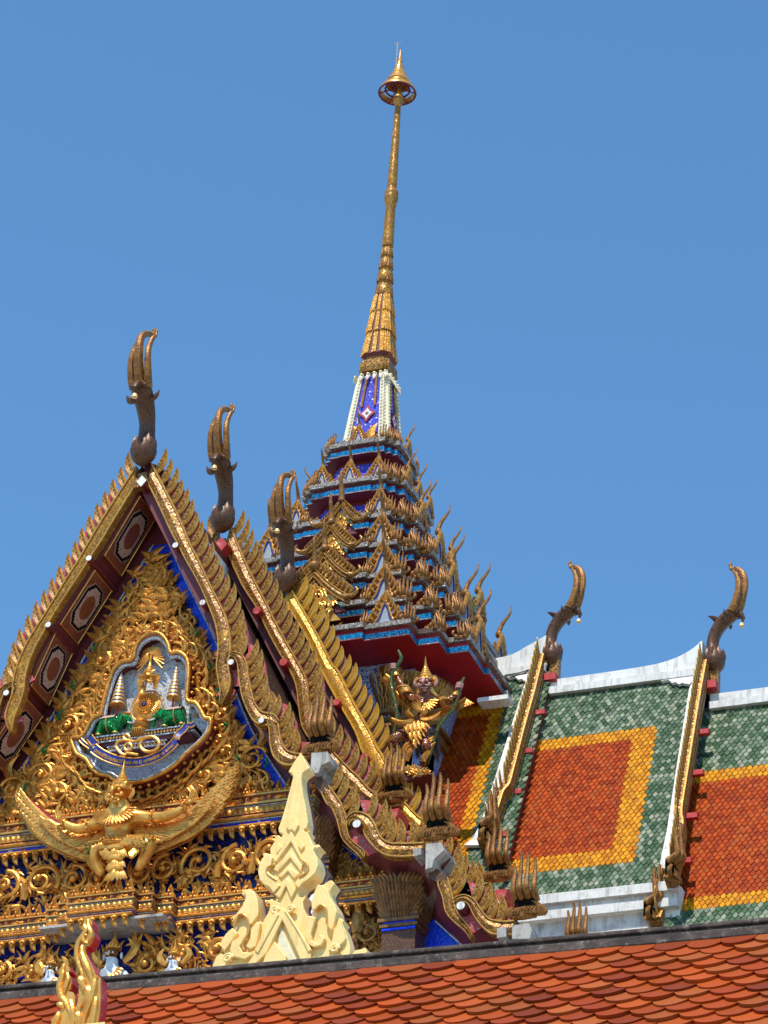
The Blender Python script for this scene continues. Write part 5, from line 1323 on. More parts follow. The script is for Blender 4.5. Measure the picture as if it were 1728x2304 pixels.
for i, (W, z0) in enumerate(TIER):
    bay = .03
    mb = MB(); ring(mb, W-.03, z0+.095, W-.03, z0+.18, bay, cap=False); ring(mb, W*.70, z0-.025, W+.012, z0-.022, bay, cap=False)
    ring(mb, W+.012, z0-.022, W+.012, z0, bay, cap=False)
    # body down to the tier below
    if i < 6: Wn, zn = TIER[i+1]; bw0 = min(Wn*.80, W*.90); ring(mb, bw0, zn+.2, W*.74, z0-.02)
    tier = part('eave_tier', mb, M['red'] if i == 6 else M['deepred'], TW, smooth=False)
    mb = MB(); ring(mb, W, z0, W, z0+.10, bay, cap=False); part('turquoise_band', mb, M['cyan'], tier, smooth=False)
    mb = MB(); ring(mb, W+.035, z0+.175, W+.035, z0+.255, bay); ring(mb, W+.02, z0-.012, W+.02, z0+.004, bay, cap=False); part('grey_mosaic_ledge', mb, M['grey'], tier, smooth=False)
    if i in (0, 1, 2, 3):
        Wn, zn = TIER[i+1]; mb = MB(); ring(mb, min(Wn*.80, W*.90)+.008, zn+.24, W*.75+.008, z0-.10); part('violet_wall', mb, M['violet'], tier, smooth=False)
    z = z0+.255; s = (.62, .72, .88, 1.02, 1.06, 1.08, 1.02)[i]
    s_f = (.62, .72, .78, .80, .82, .86, .74)[i]
    for k in (0, 1, 3):
        back = k == 3
        # antefixes
        for t in ((0,) if i == 0 else ((-.56, 0, .56) if i == 1 else (-.58, .58))):
            
            inst('antefix', ANTE, tier, onface(k, t*W, W-.02, z, s*random.uniform(.96, 1.04)))
        # naga clusters at the stepped corners
        for t, o_ in ((.735, 1), (.87, .87)) if not back else ((-.735, 1), (.735, 1)):
            inst('naga_cluster', FING, tier, onface(k, t*W-.03, o_*W-.04, z+.02, s_f*random.uniform(.95, 1.05), R(24)))
            if not back: inst('naga_cluster', FING, tier, onface(k, -t*W+.03, o_*W-.04, z+.02, s_f*random.uniform(.95, 1.05), R(-24)))
        if not back and i > 1:
            for t in (-.46, .46): inst('naga_cluster', FING, tier, onface(k, t*W, W-.01, z+.02, s_f*.85))
        if k == 0 or k == 1: inst('naga_cluster', FING, tier, onface(k, .97*W-.06, .735*W-.02, z+.02, s_f, R(38)))
        # leaf buds
        for t in ((-.40, -.30, -.16, .16, .30, .40, .80) if not back else ()):
            o_ = W if abs(t) < .74 else .87*W
            if i == 0 and abs(t) < .35: continue
            inst('leaf_bud', BUD, tier, onface(k, t*W, o_-.01, z-.01, s_f*random.uniform(.7, .95)))
# capped top of the first tier
mb = MB(); ring(mb, .48, 31.46, .44, 31.56); part('neck_base', mb, M['grey'], TW, smooth=False)
# little stacked gables on the front bay
def mini_gable(apx, y, hw, h, nm, fill=True):
    a = Fy(*apx, y); mb = MB(); L = V((a.x-hw, y, a.z-h)); Rr = V((a.x+hw, y, a.z-h))
    def bb(P, sg):
        pairs = [(lerp(a, P, t)-V((0, 0, .10*hw/.5))+V((sg*.0, 0, -.05*math.sin(t*math.pi))), lerp(a, P, t)+V((sg*.03, 0, .02-.05*math.sin(t*math.pi)))) for t in (0, .25, .5, .75, 1)]
        return board_mb(pairs, .06)[0]
    mb.join(bb(Rr, 1)); mb.join(bb(L, -1))
    for sg, P in ((1, Rr), (-1, L)):
        for k in range(9):
            t = .06+.88*k/8; p = lerp(a, P, t); flame(mb, p+V((0, .03, -.01)), V((sg*.5, -.12, .8)).normalized(), V((-sg, 0, .2)).normalized(), NF, .22*hw/.5, .034*hw/.5, .45, .03)
        tube(mb, catmull([P+V((-sg*.05, -.03, -.02)), P+V((sg*.08, -.04, -.02)), P+V((sg*.16, -.05, .05)), P+V((sg*.13, -.05, .12))], 4), [.05-.003*i for i in range(13)], 7)
    o = part(nm, mb, [M['tooth'], M['rim']], TW)
    mb = MB(); ball(mb, a+V((0, 0, .08)), .075*hw/.5, 0, 8)
    P = catmull([a+V((0, 0, .05)), a+V((0, -.02, .22)), a+V((0, -.07, .34)), a+V((0, -.1, .44)), a+V((0, -.1, .54))], 4); k = len(P); tube(mb, P, [.05*(1-.75*i/(k-1)) for i in range(k)], 7)
    part('spike', mb, M['prong'], o)
    f = MB(); prism(f, [a+V((0, .07, -.12)), L+V((.04, .07, -.2)), Rr+V((-.04, .07, -.2))], (0, .05, 0)); part('gable_field', f, M['maroon'], o, smooth=False)
    if fill:
        for nm2, mt, off, r in (('white_line', M['whiteline'], .20, .012), ('green_line', M['greenline'], .235, .016)):
            g_ = MB(); sc2 = 1-off*.6
            tube(g_, [L+V((.1, .04, -off*hw)), a+V((0, .04, -off*hw*2.0)), Rr+V((-.1, .04, -off*hw))], r, 6); part(nm2, g_, mt, o)
        gf = MB()
        for q in range(60):
            u = random.random(); v = random.random()*.8
            p = lerp(lerp(L, Rr, .12+.76*u), a, v)+V((0, .05, -.30*hw))
            kranok(gf, p, V((random.uniform(-1, 1), -.35, random.uniform(-.3, 1))).normalized(), NF, .12*hw/.5, random.choice((1, -1)))
        f2 = MB(); prism(f2, [a+V((0, .06, -.3*hw*2)), L+V((.12, .06, -.34)), Rr+V((-.12, .06, -.34))], (0, .02, 0)); gf.join(f2)
        part('gilt_relief', gf, M['goldhi'], o)
mini_gable((707, 1284), YS-2.72, .58, .54, 'small_gable')
mini_gable((730, 1244), YS-2.42, .46, .46, 'small_gable')
mini_gable((745, 1184), YS-2.08, .38, .40, 'small_gable')
mini_gable((768, 1133), YS-1.76, .31, .34, 'small_gable')
# neck: blue pyramid with gold ribs
nb, ntop, zb_, zt_ = .40, .25, 31.50, 33.03
mb = MB(); ring(mb, nb-.02, zb_, ntop-.02, zt_); nk = part('spire_neck', mb, M['violet'], TW, smooth=False)
mb = MB(); hl = MB()
def nplan(W): return [TC+V((x, y, 0)) for x, y in plan(W)]
A0, A1_ = nplan(nb), nplan(ntop)
def rib(mb, p, q, wd, out):
    p, q, out = V(p), V(q), V(out).normalized(); ax = (q-p).normalized(); sd = ax.cross(out).normalized()
    obox(mb, (p+q)/2, sd*wd, out*.018, ax*(q-p).length*.5)
    n = 22
    for k in range(n):
        c = lerp(p, q, (k+.5)/n)+out*.02; flame(mb, c-ax*.03, ax, sd, out, .075, wd*.8, .0, .02, 0, 3)
for k in range(4):
    rot = Matrix.Rotation(k*math.pi/2, 3, 'Z')
    for t, o_ in ((.80, 1), (-.80, 1), (.93, .80), (-.93, .80)):
        p = TC+rot @ V((t*nb*.93, -o_*nb, 0)); q = TC+rot @ V((t*ntop*.93, -o_*ntop, 0)); p.z, q.z = zb_, zt_
        rib(mb, p, q, .034, rot @ V((0, -1, 0)))
    for t in (-.66, -.22, .22, .66, 1.0):
        q = TC+rot @ V((t*ntop, -ntop*1.02-.01, 0)); q.z = zt_+.02
        flame(hl, q, (rot @ V((t*.1, -.30, -1))).normalized(), rot @ X, rot @ NF, .17, .036, 0, .03); ball(hl, q+rot @ V((0, -.03, -.03)), .03, 0, 6)
part('gold_rib', mb, M['whitesilk'], nk); part('lotus_petals', hl, M['whitesilk'], nk)
# diamond and gold stripes on the front and right faces
for k in (0, 1):
    rot = Matrix.Rotation(k*math.pi/2, 3, 'Z')
    def NP(t, v, h=.008):
        W = nb+(ntop-nb)*v; p = TC+rot @ V((t*W, -W+.02-h-.02, 0)); p.z = zb_+(zt_-zb_)*v; return p
    for nm, sc1, h, mt in (('red_diamond', 1, .012, M['red']), ('pale_diamond', .66, .018, M['stone']), ('red_centre', .25, .024, M['red'])):
        mb = MB(); pl = []
        for q in range(8):
            r_ = (1 if q % 2 == 0 else .58)*sc1; a_ = q*math.pi/4; pl.append(NP(.42*r_*math.cos(a_), .46+.115*r_*math.sin(a_), h))
        prism(mb, pl, rot @ V((0, .03, 0))); part(nm, mb, mt, nk, smooth=False)
    for sg in (-1, 1):
        mb = MB(); tube(mb, [NP(sg*.36, .56), NP(sg*.34, .8), NP(sg*.3, 1.0)], .02, 5); flame(mb, NP(sg*.3, .02), Z, X, rot @ NF, .42, .09, .2*sg, .02)
        part('gold_stripe', mb, M['gold'], nk)
# stacked square drums
def drum(z0, W0, z1, W1, lip=.03):
    mb = MB(); ring(mb, W0*.82, z0-.05, W0, z0); ring(mb, W0, z0, W0*.98, z0+.05); ring(mb, W0*.93, z0+.05, W1, z1)
    o = part('spire_drum', mb, M['maroon'], TW, smooth=False)
    mb = MB()
    for k in range(4):
        rot = Matrix.Rotation(k*math.pi/2, 3, 'Z')
        for t, o_ in ((-.55, 1), (0, 1), (.55, 1), (.80, .87), (-.80, .87), (.93, .735), (-.93, .735)):
            p = TC+rot @ V((t*W0, -o_*W0-.004, 0)); q = TC+rot @ V((t*W1, -o_*W1*.98-.0, 0)); p.z, q.z = z0, z1-.01
            out = rot @ NF; ax = (q-p).normalized(); sd = ax.cross(out).normalized(); hw = .17*W0 if o_ == 1 else .055*W0
            obox(mb, (p+q)/2, sd*hw*.85, out*.018, ax*(q-p).length*.5)
    part('gold_staves', mb, M['orange'], o, smooth=False)
mb = MB(); ring(mb, .19, 33.0, .20, 33.12); ring(mb, .25, 33.12, .27, 33.2); ring(mb, .262, 33.2, .256, 33.34); ring(mb, .2, 33.34, .2, 33.46); part('spire_collar', mb, M['tooth'], TW, smooth=False)
drum(33.48, .245, 34.0, .185); drum(33.95, .208, 34.42, .155); drum(34.38, .168, 34.74, .13)
prof = [(.12, 34.70)]
for z0, z1, r in ((34.72, 34.98, .158), (35.02, 35.27, .142), (35.31, 35.53, .121), (35.56, 35.76, .106)):
    prof += [(r*.72, z0), (r*.97, z0+.04), (r, z0+(z1-z0)*.4), (r*.9, z1-.03), (r*.68, z1)]
mb = MB(); lathe(mb, TC, prof+[(.07, 35.8)], 18); lb = part('lotus_beads', mb, M['boardhi'], TW)
mb = MB()
for z0, z1, r in ((34.72, 34.98, .158), (35.02, 35.27, .142), (35.31, 35.53, .121), (35.56, 35.76, .106)):
    for k in range(14):
        q = k*math.pi/7; d = V((math.cos(q), math.sin(q), 0)); flame(mb, TC+d*r*.93+V((0, 0, z0+.02)), (Z-d*.08).normalized(), Z.cross(d), d, (z1-z0)*.95, r*.2, 0, .016, 0, 4)
part('lotus_petals', mb, M['prong'], lb)
mb = MB(); lathe(mb, TC, [(.06, 35.78), (.092, 35.80), (.098, 35.85), (.096, 36.0), (.084, 36.62), (.098, 36.68), (.10, 36.72), (.118, 36.78), (.122, 36.84), (.112, 36.88), (.122, 36.92), (.118, 36.96), (.09, 37.0), (.078, 37.03), (.084, 37.06), (.08, 37.4), (.058, 38.5), (.052, 38.82), (.06, 38.86), (.09, 38.93), (.085, 39.0), (.05, 39.12), (.035, 39.2), (.02, 39.9)], 18); part('spire_shaft', mb, M['boardhi'], TW)
# crowning umbrella
cp = V((0, YS, 0)); mb = MB()
pr_ = [(.21, 39.30), (.212, 39.31), (.20, 39.34), (.215, 39.36), (.17, 39.44), (.135, 39.51), (.14, 39.53), (.105, 39.6), (.082, 39.66), (.086, 39.68), (.05, 39.76), (.03, 39.84), (.034, 39.86), (.012, 39.98), (.004, 40.12)]
lathe(mb, cp, pr_+[(.02, 39.82), (.10, 39.56), (.19, 39.33), (.205, 39.30)], 28, cap=False)
lathe(mb, cp, [(.312, 39.12), (.325, 39.13), (.318, 39.18), (.285, 39.23), (.28, 39.225), (.31, 39.17), (.312, 39.12)], 28, cap=False); cu = part('crown_umbrella', mb, M['goldhi'], TW)
mb = MB()
for r, z in ((.318, 39.125), (.21, 39.2), (.12, 39.3)): closed_tube(mb, [cp+V((r*math.cos(q*math.pi/16), r*math.sin(q*math.pi/16), z)) for q in range(32)], (.018), 6)
for k in range(6):
    q = k*math.pi/3+.3; d = V((math.cos(q), math.sin(q), 0)); tube(mb, [cp+d*.03+V((0, 0, 39.24)), cp+d*.31+V((0, 0, 39.13))], .014, 6)
part('red_spokes', mb, M['deepred'], cu)
mb = MB(); r0 = cp+V((-.06, 0, 39.75)); tube(mb, [r0, r0+V((0, 0, .5))], .012, 6)
for sg in (-1, 0, 1): tube(mb, [r0+V((0, 0, .46)), r0+V((sg*.07, 0, .56))], [.008, .004], 5)
part('lightning_rod', mb, M['greyplaster'], cu)
# tower shaft under the eaves with mosaic walls and capitals
mb = MB(); ring(mb, 1.88, 18, 1.88, 26.5); tb = part('tower_wall', mb, M['whitemos'], TW, smooth=False)
mb = MB()
for z, e, h in ((25.5, .05, .06), (25.40, .08, .05), (25.62, .09, .06), (24.7, .02, .05)): ring(mb, 1.88+e, z, 1.88+e, z+h)
part('gold_moulding', mb, M['goldold'], tb, smooth=False)
for k in (0, 1):
    for t, o_ in ((.735, 1), (.87, .87), (1, .735), (-.735, 1)):
        rot = Matrix.Rotation(k*math.pi/2, 3, 'Z'); c = TC+rot @ V((t*1.88-.06*(1 if t > 0 else -1), -o_*1.88+.06, 0)); mb = MB()
        for row in range(7):
            n = 17
            for q in range(n):
                a_ = math.pi*(-.65+1.8*q/(n-1))+.09*(row % 2); d = rot @ V((math.sin(a_), -math.cos(a_), 0)); r = .09+.028*row
                p = c+d*r; p.z = 25.66+.085*row; flame(mb, p, (Z+d*.35).normalized(), Z.cross(d), d, .17, .024, .15, .02, 0, 4)
        lathe(mb, V((c.x, c.y, 25.62)), [(.06, 0), (.08, .2), (.14, .5), (.2, .78)], 12)
        cp_ = part('lotus_capital', mb, M['goldold'], tb)
        mb = MB(); obox(mb, V((c.x, c.y, 22.6)), (.06, 0, 0), (0, .06, 0), (0, 0, 2.75))
        for q in range(5): flame(mb, V((c.x, c.y, 25.40))+rot @ V((-.16+.08*q, -.07, 0)), V((0, 0, -1)), X, rot @ NF, .3, .04, .1, .03, 0, 4)
        part('dark_pilaster', mb, M['bronze'], tb, smooth=False)
# a small weed growing on the eaves
pl = U(1063, 1352, 1, YS-.6)
PL = thing('roof_plant', 'small green weed growing between the gilded finials on the right edge of the spire', 'plant', pl)
mb = MB(); tube(mb, [pl+V((-.3, .1, -.25)), pl, pl+V((.02, 0, .12))], [.012, .008, .004], 5); part('stem', mb, M['leaf'], PL)
mb = MB()
for k in range(11):
    d = V((random.uniform(-.6, 1), random.uniform(-1, .4), random.uniform(-.7, .8))).normalized(); flame(mb, pl+V((0, 0, random.uniform(-.15, .1))), d, d.orthogonal().normalized(), d.cross(d.orthogonal()).normalized(), random.uniform(.1, .19), .034, .2, .006, 0, 5)
part('leaves', mb, M['leaf'], PL)

# ------------------------------------------------------------------ side wing with glazed tile roofs
WG = thing('temple_wing', 'long wing of stepped green, yellow and orange tiled roofs with white plaster ridges', 'temple', V((5, YS, 0)))
MS = 2.0
def rp(px, py, z0): return Upl(px, py, MS, YS, z0)
secs = []
def section(z0, xa, xb, za, skew, nu, nv, bands):
    """roof section with ridge from xa to xb; eave at height za"""
    ye = YS+(za-z0)/MS
    o = slope((xa, YS, z0), (xb, YS, z0), (xa+skew, ye, za), (xb+skew, ye, za), 'roof_tiles', WG, nu, nv, bands)
    mb = MB(); prism(mb, [V((xa, YS, z0-.1)), V((xb, YS, z0-.1)), V((xb+skew, 2*YS-ye, za)), V((xa+skew, 2*YS-ye, za))], (0, .02, .12)); part('rear_roof', mb, M['tile'], WG, smooth=False)
    return ye
section(27.15, .8, 3.22, 22.35, .22, 29, 60, (-.5, .745, .12, .86, .085, .05))
section(26.75, 3.1, 5.66, 22.15, .25, 32, 58, (-.5, .765, .235, .865, .15, .055))
section(26.15, 5.6, 9.4, 21.0, .25, 46, 64, (-.5, 2., .275, .84, .1, .05))
N2 = V((0, -MS, 1)).normalized(); DN = V((0, -1, -MS)).normalized()
def strip(pts, z0):
    mb = MB(); P = [rp(px, py, z0)+N2*.035 for px, py in pts]; prism(mb, P, N2*.05); part('white_flashing', mb, M['white'], WG, smooth=False)
strip(((1187,1540),(1136,1700),(1085,1864),(1066,1898),(1048,1912),(1085,1912),(1130,1800),(1170,1680),(1222,1500)), 27.15)
strip(((1554,1559),(1528,1720),(1504,1879),(1486,1962),(1510,1968),(1535,1850),(1558,1700),(1584,1500)), 26.75)
# ridges rising to the finials
def ridge(pts, th=.09, z_low=None):
    mb = MB(); P = catmull(pts, 4); base = [V((p.x, p.y, z_low)) for p in P[::-1]]
    prism(mb, [p+V((0, -th, 0)) for p in P]+[p+V((0, -th, 0)) for p in base], (0, 2*th, 0)); o = part('plaster_ridge', mb, M['white'], WG, smooth=False)
    mb = MB(); prism(mb, [V((P[0].x, YS-th-.06, z_low-.02)), V((P[-1].x, YS-th-.06, z_low-.02)), V((P[-1].x, YS-th-.06, z_low+.1)), V((P[0].x, YS-th-.06, z_low+.1))], (0, 2*th+.12, 0)); part('ridge_moulding', mb, M['white'], o, smooth=False)
ridge([(1.5, YS, 27.42), (2.5, YS, 27.45), (2.85, YS, 27.58), (3.1, YS, 27.70), (3.18, YS, 27.74)], z_low=27.1)
ridge([(3.25, YS, 26.93), (4.6, YS, 26.95), (5.1, YS, 27.0), (5.42, YS, 27.12), (5.62, YS, 27.27)], z_low=26.68)
ridge([(5.75, YS, 26.33), (8, YS, 26.33), (9.4, YS, 26.33)], z_low=26.08)
for z0, xe in ((27.15, 3.05), (26.75, 5.47)):
    mb = MB(); pl = [V((xe, YS, z0))]; 
    pts2 = [(0, .18), (-.1, .36), (-.16, .33), (-.22, .30), (-.27, .32), (-.32, .25), (-.38, .26), (-.45, .16), (-.55, .17), (-.62, .10)]
    mb = MB(); prism(mb, [V((xe+.1, YS, z0))+DN*.1+N2*.03]+[V((xe+.1+x, YS, z0))+DN*l+N2*.03 for x, l in pts2], N2*.05); part('scalloped_fascia', mb, M['white'], WG, smooth=False)
# gable edges of the sections, seen end on
def xboard(pts, name='bargeboard'):
    pairs = []
    for i, p in enumerate(pts):
        pairs.append((V(p)-N2*.13, V(p)+N2*.09))
    mb, O = board_mb(pairs, .10, back=V((-1, 0, 0))); return part(name, mb, [M['tooth'], M['rim']], WG), O
def xtooth(p, tg, s, mir):
    p = V(p)+V((-.05, .02, -.02)); return frame(p, (0, -1, 0), (-1, 0, 0), (0, 0, 1)) @ Matrix.Rotation(R(6), 4, 'Y') @ Matrix.Scale(s, 4)
def rake(pts, z0, s_end, dx=0.):
    P = [rp(px, py, z0)+N2*.14 for px, py in pts]
    b, O = xboard(P); teeth(b, O, xtooth, .17, False, TOOTH, .05, .74, .2)
    e = P[-1]
    inst('naga_finial', NAGAM, WG, frame(e+V((dx, -.05, .05)), (0, -1, 0), (-1, 0, 0), (0, 0, 1)) @ Matrix.Scale(s_end, 4))
rake(((1229,1498),(1212,1570),(1186,1665),(1163,1755),(1153,1790),(1140,1806),(1129,1840),(1114,1880),(1098,1915)), 27.2, .95)
rake(((1595,1512),(1580,1595),(1564,1695),(1549,1790),(1540,1850),(1543,1878),(1537,1920),(1529,1970),(1518,2000)), 26.8, .95)
def chofa_w(p, s): 
    o = inst('chofa', CHM, WG, frame(p, (1, 0, 0), (0, 1, 0), (0, 0, 1)) @ Matrix.Scale(s, 4)); WL[o.name] = V()
    b = bpy.data.objects.new('bell', BELLM); COL.objects.link(b); b.parent = o
c1 = Fy(1240, 1503, YS); c2 = Fy(1606, 1517, YS)
chofa_w(V((c1.x-.07, YS, c1.z)), .93); chofa_w(V((c2.x-.07, YS, c2.z)), .95)
for q0, q1 in (((3.22, YS-.06, 26.9), (3.36, YS+.06, 27.3)), ((5.68, YS-.06, 26.4), (5.86, YS+.06, 26.85))): mb = MB(); box(mb, q0, q1); part('finial_post', mb, M['tooth'], WG, smooth=False)
# red purlin ends
def xpurlin(px, py, z0, s=.075):
    p = rp(px, py, z0)+N2*.08; mb = MB(); obox(mb, p+V((-.05, 0, 0)), (.12, 0, 0), (0, .55*s, 0), (0, 0, .55*s)); o = part('purlin', mb, M['red'], WG, smooth=False)
    mb = MB(); obox(mb, p+V((-.05, -.56*s, 0)), (.115, 0, 0), (0, .003, 0), (0, 0, .5*s)); part('purlin_face', mb, M['redbright'], o, smooth=False)
for q in ((1246, 1535), (1221, 1614), (1193, 1701), (1168, 1793), (1138, 1889)): xpurlin(*q, 27.0, .11 if q[1] == 1535 else .075)
for q in ((1606, 1553), (1589, 1658), (1576, 1750), (1563, 1847), (1549, 1948)): xpurlin(*q, 26.6, .12 if q[1] == 1553 else .075)
# white entablature under the main roof and the lower roof
mb = MB(); ya = YS+(22.15-26.75)/MS
for z0, z1, e in ((22.02, 22.16, .10), (21.93, 22.02, .02), (21.80, 21.93, .06), (21.50, 21.80, -.06), (21.42, 21.50, .02)): box(mb, (2.9, ya-e, z0), (5.98, ya+.5, z1))
part('entablature', mb, M['white'], WG, smooth=False)
mb = MB(); box(mb, (2.0, ya+.1, 21.4), (3.6, ya+.6, 22.3)); box(mb, (2.3, ya-.12, 22.28), (3.42, ya+.3, 22.36)); part('plaster_wall', mb, M['greyplaster'], WG, smooth=False)
slope((1.6, ya-.02, 21.46), (6.15, ya-.02, 21.46), (1.6, ya-1.5, 19.0), (6.3, ya-1.5, 19.0), 'roof_tiles', WG, 48, 26, (-.5, .80, .10, .9, .06, .07))
slope((6.2, YS-2.6, 21.0), (9.4, YS-2.6, 21.0), (6.3, YS-4.0, 18.2), (9.4, YS-4.0, 18.2), 'roof_tiles', WG, 34, 30, (-.5, 2, .12, .9, .06, .07))
E1 = [Upl(px, py, 1.64, ya-.02, 21.46)+V((.0, -.05, .08)) for px, py in ((1522, 1990), (1515, 2020), (1500, 2055), (1488, 2090))]
b, O = xboard(E1); teeth(b, O, xtooth, .15, False, TOOTH, .06, .9, .0)
p = Upl(1466, 2078, 1.64, ya-.02, 21.46); inst('naga_finial', NAGAM, WG, frame(p+V((0, -.1, .05)), (0, -1, 0), (-1, 0, 0), (0, 0, 1)) @ Matrix.Scale(.95, 4))
p = Upl(1310, 2098, 1.64, ya-.02, 21.46); inst('naga_finial', NAGAM, WG, Matrix.Translation(p+V((0, -.15, -.35))) @ Matrix.Scale(.85, 4))
# tower flashing on the roof, cornice ledge under the eave
mb = MB(); a = rp(1003, 1612, 27.15); b_ = rp(975, 1710, 27.15)
prism(mb, [a+N2*.02+V((-.16, 0, 0)), a+N2*.02, b_+N2*.02, b_+N2*.02+V((-.16, 0, 0))], N2*.08); part('wall_flashing', mb, M['white'], WG, smooth=False)
mb = MB(); a = rp(1040, 1580, 27.3); b_ = rp(1150, 1556, 27.3); box(mb, (a.x-.3, a.y-.10, a.z-.05), (b_.x, a.y+.3, a.z+.05)); part('eave_ledge', mb, M['greyplaster'], WG, smooth=False)
mb = MB(); a = Fy(1112, 1578, 5.9); b_ = Fy(1146, 1545, 5.9); box(mb, (a.x-.25, 5.86, a.z), (b_.x, 6.1, a.z+.07)); part('eave_ledge', mb, M['white'], WG, smooth=False)
mb = MB(); box(mb, (1.5, ya+.15, 0), (9.4, YS+2.3, 21.45)); part('wall', mb, M['wall'], WG, smooth=False)
# two thin cables slung from the eave to the ridge
for k, (a, b_) in enumerate((((1136, 1519), (1202, 1503)), ((1146, 1524), (1196, 1506)))):
    A_, B_ = Fy(*a, YS-.35), Fy(*b_, YS-.3); mb = MB(); tube(mb, catmull([A_, lerp(A_, B_, .5)-V((0, 0, .02)), B_], 4), .008, 5)
    o = part('cable', mb, M['black'], None); tag(o, ('upper thin black cable from the spire eave to the white ridge', 'lower thin black cable from the spire eave to the white ridge')[k], 'cable', 'cables at the spire eave')

# ------------------------------------------------------------------ gallery roof in the foreground
YF = -22.3
ra, rb_ = Fy(-90, 2237, YF), Fy(1820, 2073, YF)
zr = (ra.z+rb_.z)/2
GR = thing('gallery_roof', 'plain terracotta tiled gallery roof with mouldy cement ridge in the foreground', 'roof', V(((ra.x+rb_.x)/2, YF, 0)))
th = R(45); dn = V((0, -math.cos(th), -math.sin(th)))
L_ = 3.4; tp = .152; nu = int((rb_.x-ra.x)/tp)+2
a, b = V((ra.x, YF-.03, ra.z-.055)), V((ra.x+nu*tp, YF-.03, rb_.z-.055)); c, d = a+dn*L_, b+dn*L_
n_ = (b-a).cross(c-a).normalized(); n_ = n_ if n_.z > 0 else -n_
mb = MB(); prism(mb, [a-n_*.03, b-n_*.03, d-n_*.03, c-n_*.03], -n_*.08); prism(mb, [a-n_*.03, b-n_*.03, V((d.x, 2*a.y-d.y, d.z)), V((c.x, 2*a.y-c.y, c.z))], (0, 0, -.08)); gro = part('roof', mb, M['maroon'], GR, smooth=False)
TERR = [(.33, .058, .010), (.37, .07, .012), (.27, .043, .009), (.33, .08, .018), (.21, .036, .010), (.36, .062, .009)]
def terr(mb, nv):
    rowp = L_/nv; ex = (b-a).normalized()
    for j in range(nv):
        for i in range(nu+1):
            off = .5*(j % 2)
            p = a+ex*((i+off)*tp+random.uniform(-.003, .003))+dn*(j*rowp+random.uniform(-.003, .003)); n = n_
            col = random.choice(TERR); k = random.uniform(.8, 1.15); col = tuple(x*k for x in col)
            W = tp*.495; tl = random.uniform(-.02, .02); ed = []
            for q in range(9):
                u = -1+2*q/8; ed.append((u*W, rowp*(1.30+.86*max(0, 1-abs(u)**2.0)**.8)))
            lift = .024+random.uniform(-.004, .004)
            def P(x, l, h): return p+ex*x+dn*l+n*(h*max(0, min(1, l/(2.16*rowp)))**.8*1.25+x*tl)
            top = [P(-W, -.02, .004), P(W, -.02, .004)]
            lowt = [P(x, l, lift) for x, l in ed[::-1]]; lowb = [q_-n*.020-dn*.003 for q_ in lowt]
            vs = top+lowt+lowb+[P(-W, -.02, -.01), P(W, -.02, -.01)]
            m_ = len(lowt)
            mb.add(vs, [list(range(2+m_))]+[(2+q, 2+m_+q, 2+m_+q+1, 2+q+1) for q in range(m_-1)]+[(1, 3+2*m_, 2+m_, 2), (0, 1+m_, 1+2*m_, 2+2*m_)]+[[2+m_+q for q in range(m_)][::-1]+[3+2*m_, 2+2*m_][::1]], 0, col)
mb = MB(); terr(mb, 40); part('roof_tiles', mb, M['terracotta'], gro, smooth=False)
mb = MB(); ex = V((b-a)); ex = V((ex.x, 0, rb_.z-ra.z)).normalized(); Ll = (rb_-ra).length
def rbar(y0, y1, z0, z1):
    prism(mb, [ra+V((0, y0, z0)), ra+V((0, y0, z1)), rb_+V((.6, y0, z1)), rb_+V((.6, y0, z0))], (0, y1-y0, 0))
rbar(-.06, .06, -.022, .0); rbar(-.045, .045, -.042, -.021); rbar(-.07, .07, -.085, -.041)
o = part('ridge', mb, M['ridge'], GR, smooth=False)
bv = o.modifiers.new('bevel', 'BEVEL'); bv.width = .006; bv.segments = 2
mb = MB(); box(mb, (ra.x, YF-1.7, 0), (rb_.x, YF+1.7, zr-2.0)); part('wall', mb, M['wall'], GR, smooth=False)

# ------------------------------------------------------------------ cream gate finial behind the gallery roof
YGT = -16.6
def C6(x, y, yy=YGT): return Fy(460+x*.22606, 1680+y*.22606, yy)
GT = thing('gate_finial', 'cream gold carved gable finial of a gate rising behind the gallery ridge', 'gate', C6(780, 2150))
SIL = [(955,58),(1000,130),(1045,215),(1010,238),(975,265),(965,300),(968,370),(985,480),(1008,600),(1030,740),(1020,805),(985,825),(1000,850),(1050,832),(1030,862),(1052,905),(1085,985),(1130,968),(1157,992),(1125,1008),(1100,1050),(1140,1120),(1150,1200),(1120,1280),(1060,1335),(985,1385),(952,1440),(942,1495),(975,1500),(1012,1472),(1000,1515),(980,1545),(985,1600),(1010,1660),(1045,1715),(1068,1690),(1078,1640),(1072,1560),(1105,1460),(1140,1385),(1200,1362),(1240,1330),(1270,1328),(1297,1365),(1268,1405),(1250,1440),(1265,1510),(1318,1590),(1338,1660),(1318,1725),(1350,1703),(1392,1728),(1372,1760),(1405,1835),(1432,1925),(1450,1990),(1450,2040),(1430,2100),(1420,2300),(60,2300),(80,2170),(115,2085),(155,2058),(200,2060),(172,2010),(168,1940),(200,1880),(258,1852),(235,1828),(275,1815),(290,1800),(283,1770),(300,1715),(345,1660),(390,1600),(420,1530),(408,1490),(368,1468),(385,1430),(470,1428),(520,1460),(550,1540),(560,1640),(553,1735),(578,1752),(592,1715),(640,1640),(652,1570),(608,1538),(622,1523),(700,1530),(732,1546),(702,1480),(660,1420),(600,1390),(560,1340),(545,1260),(560,1170),(602,1112),(575,1068),(600,1053),(655,1068),(652,1010),(702,930),(698,885),(735,878),(762,902),(782,868),(738,850),(733,810),(760,740),(802,600),(850,420),(870,340),(882,292),(865,262),(832,250),(890,150)]
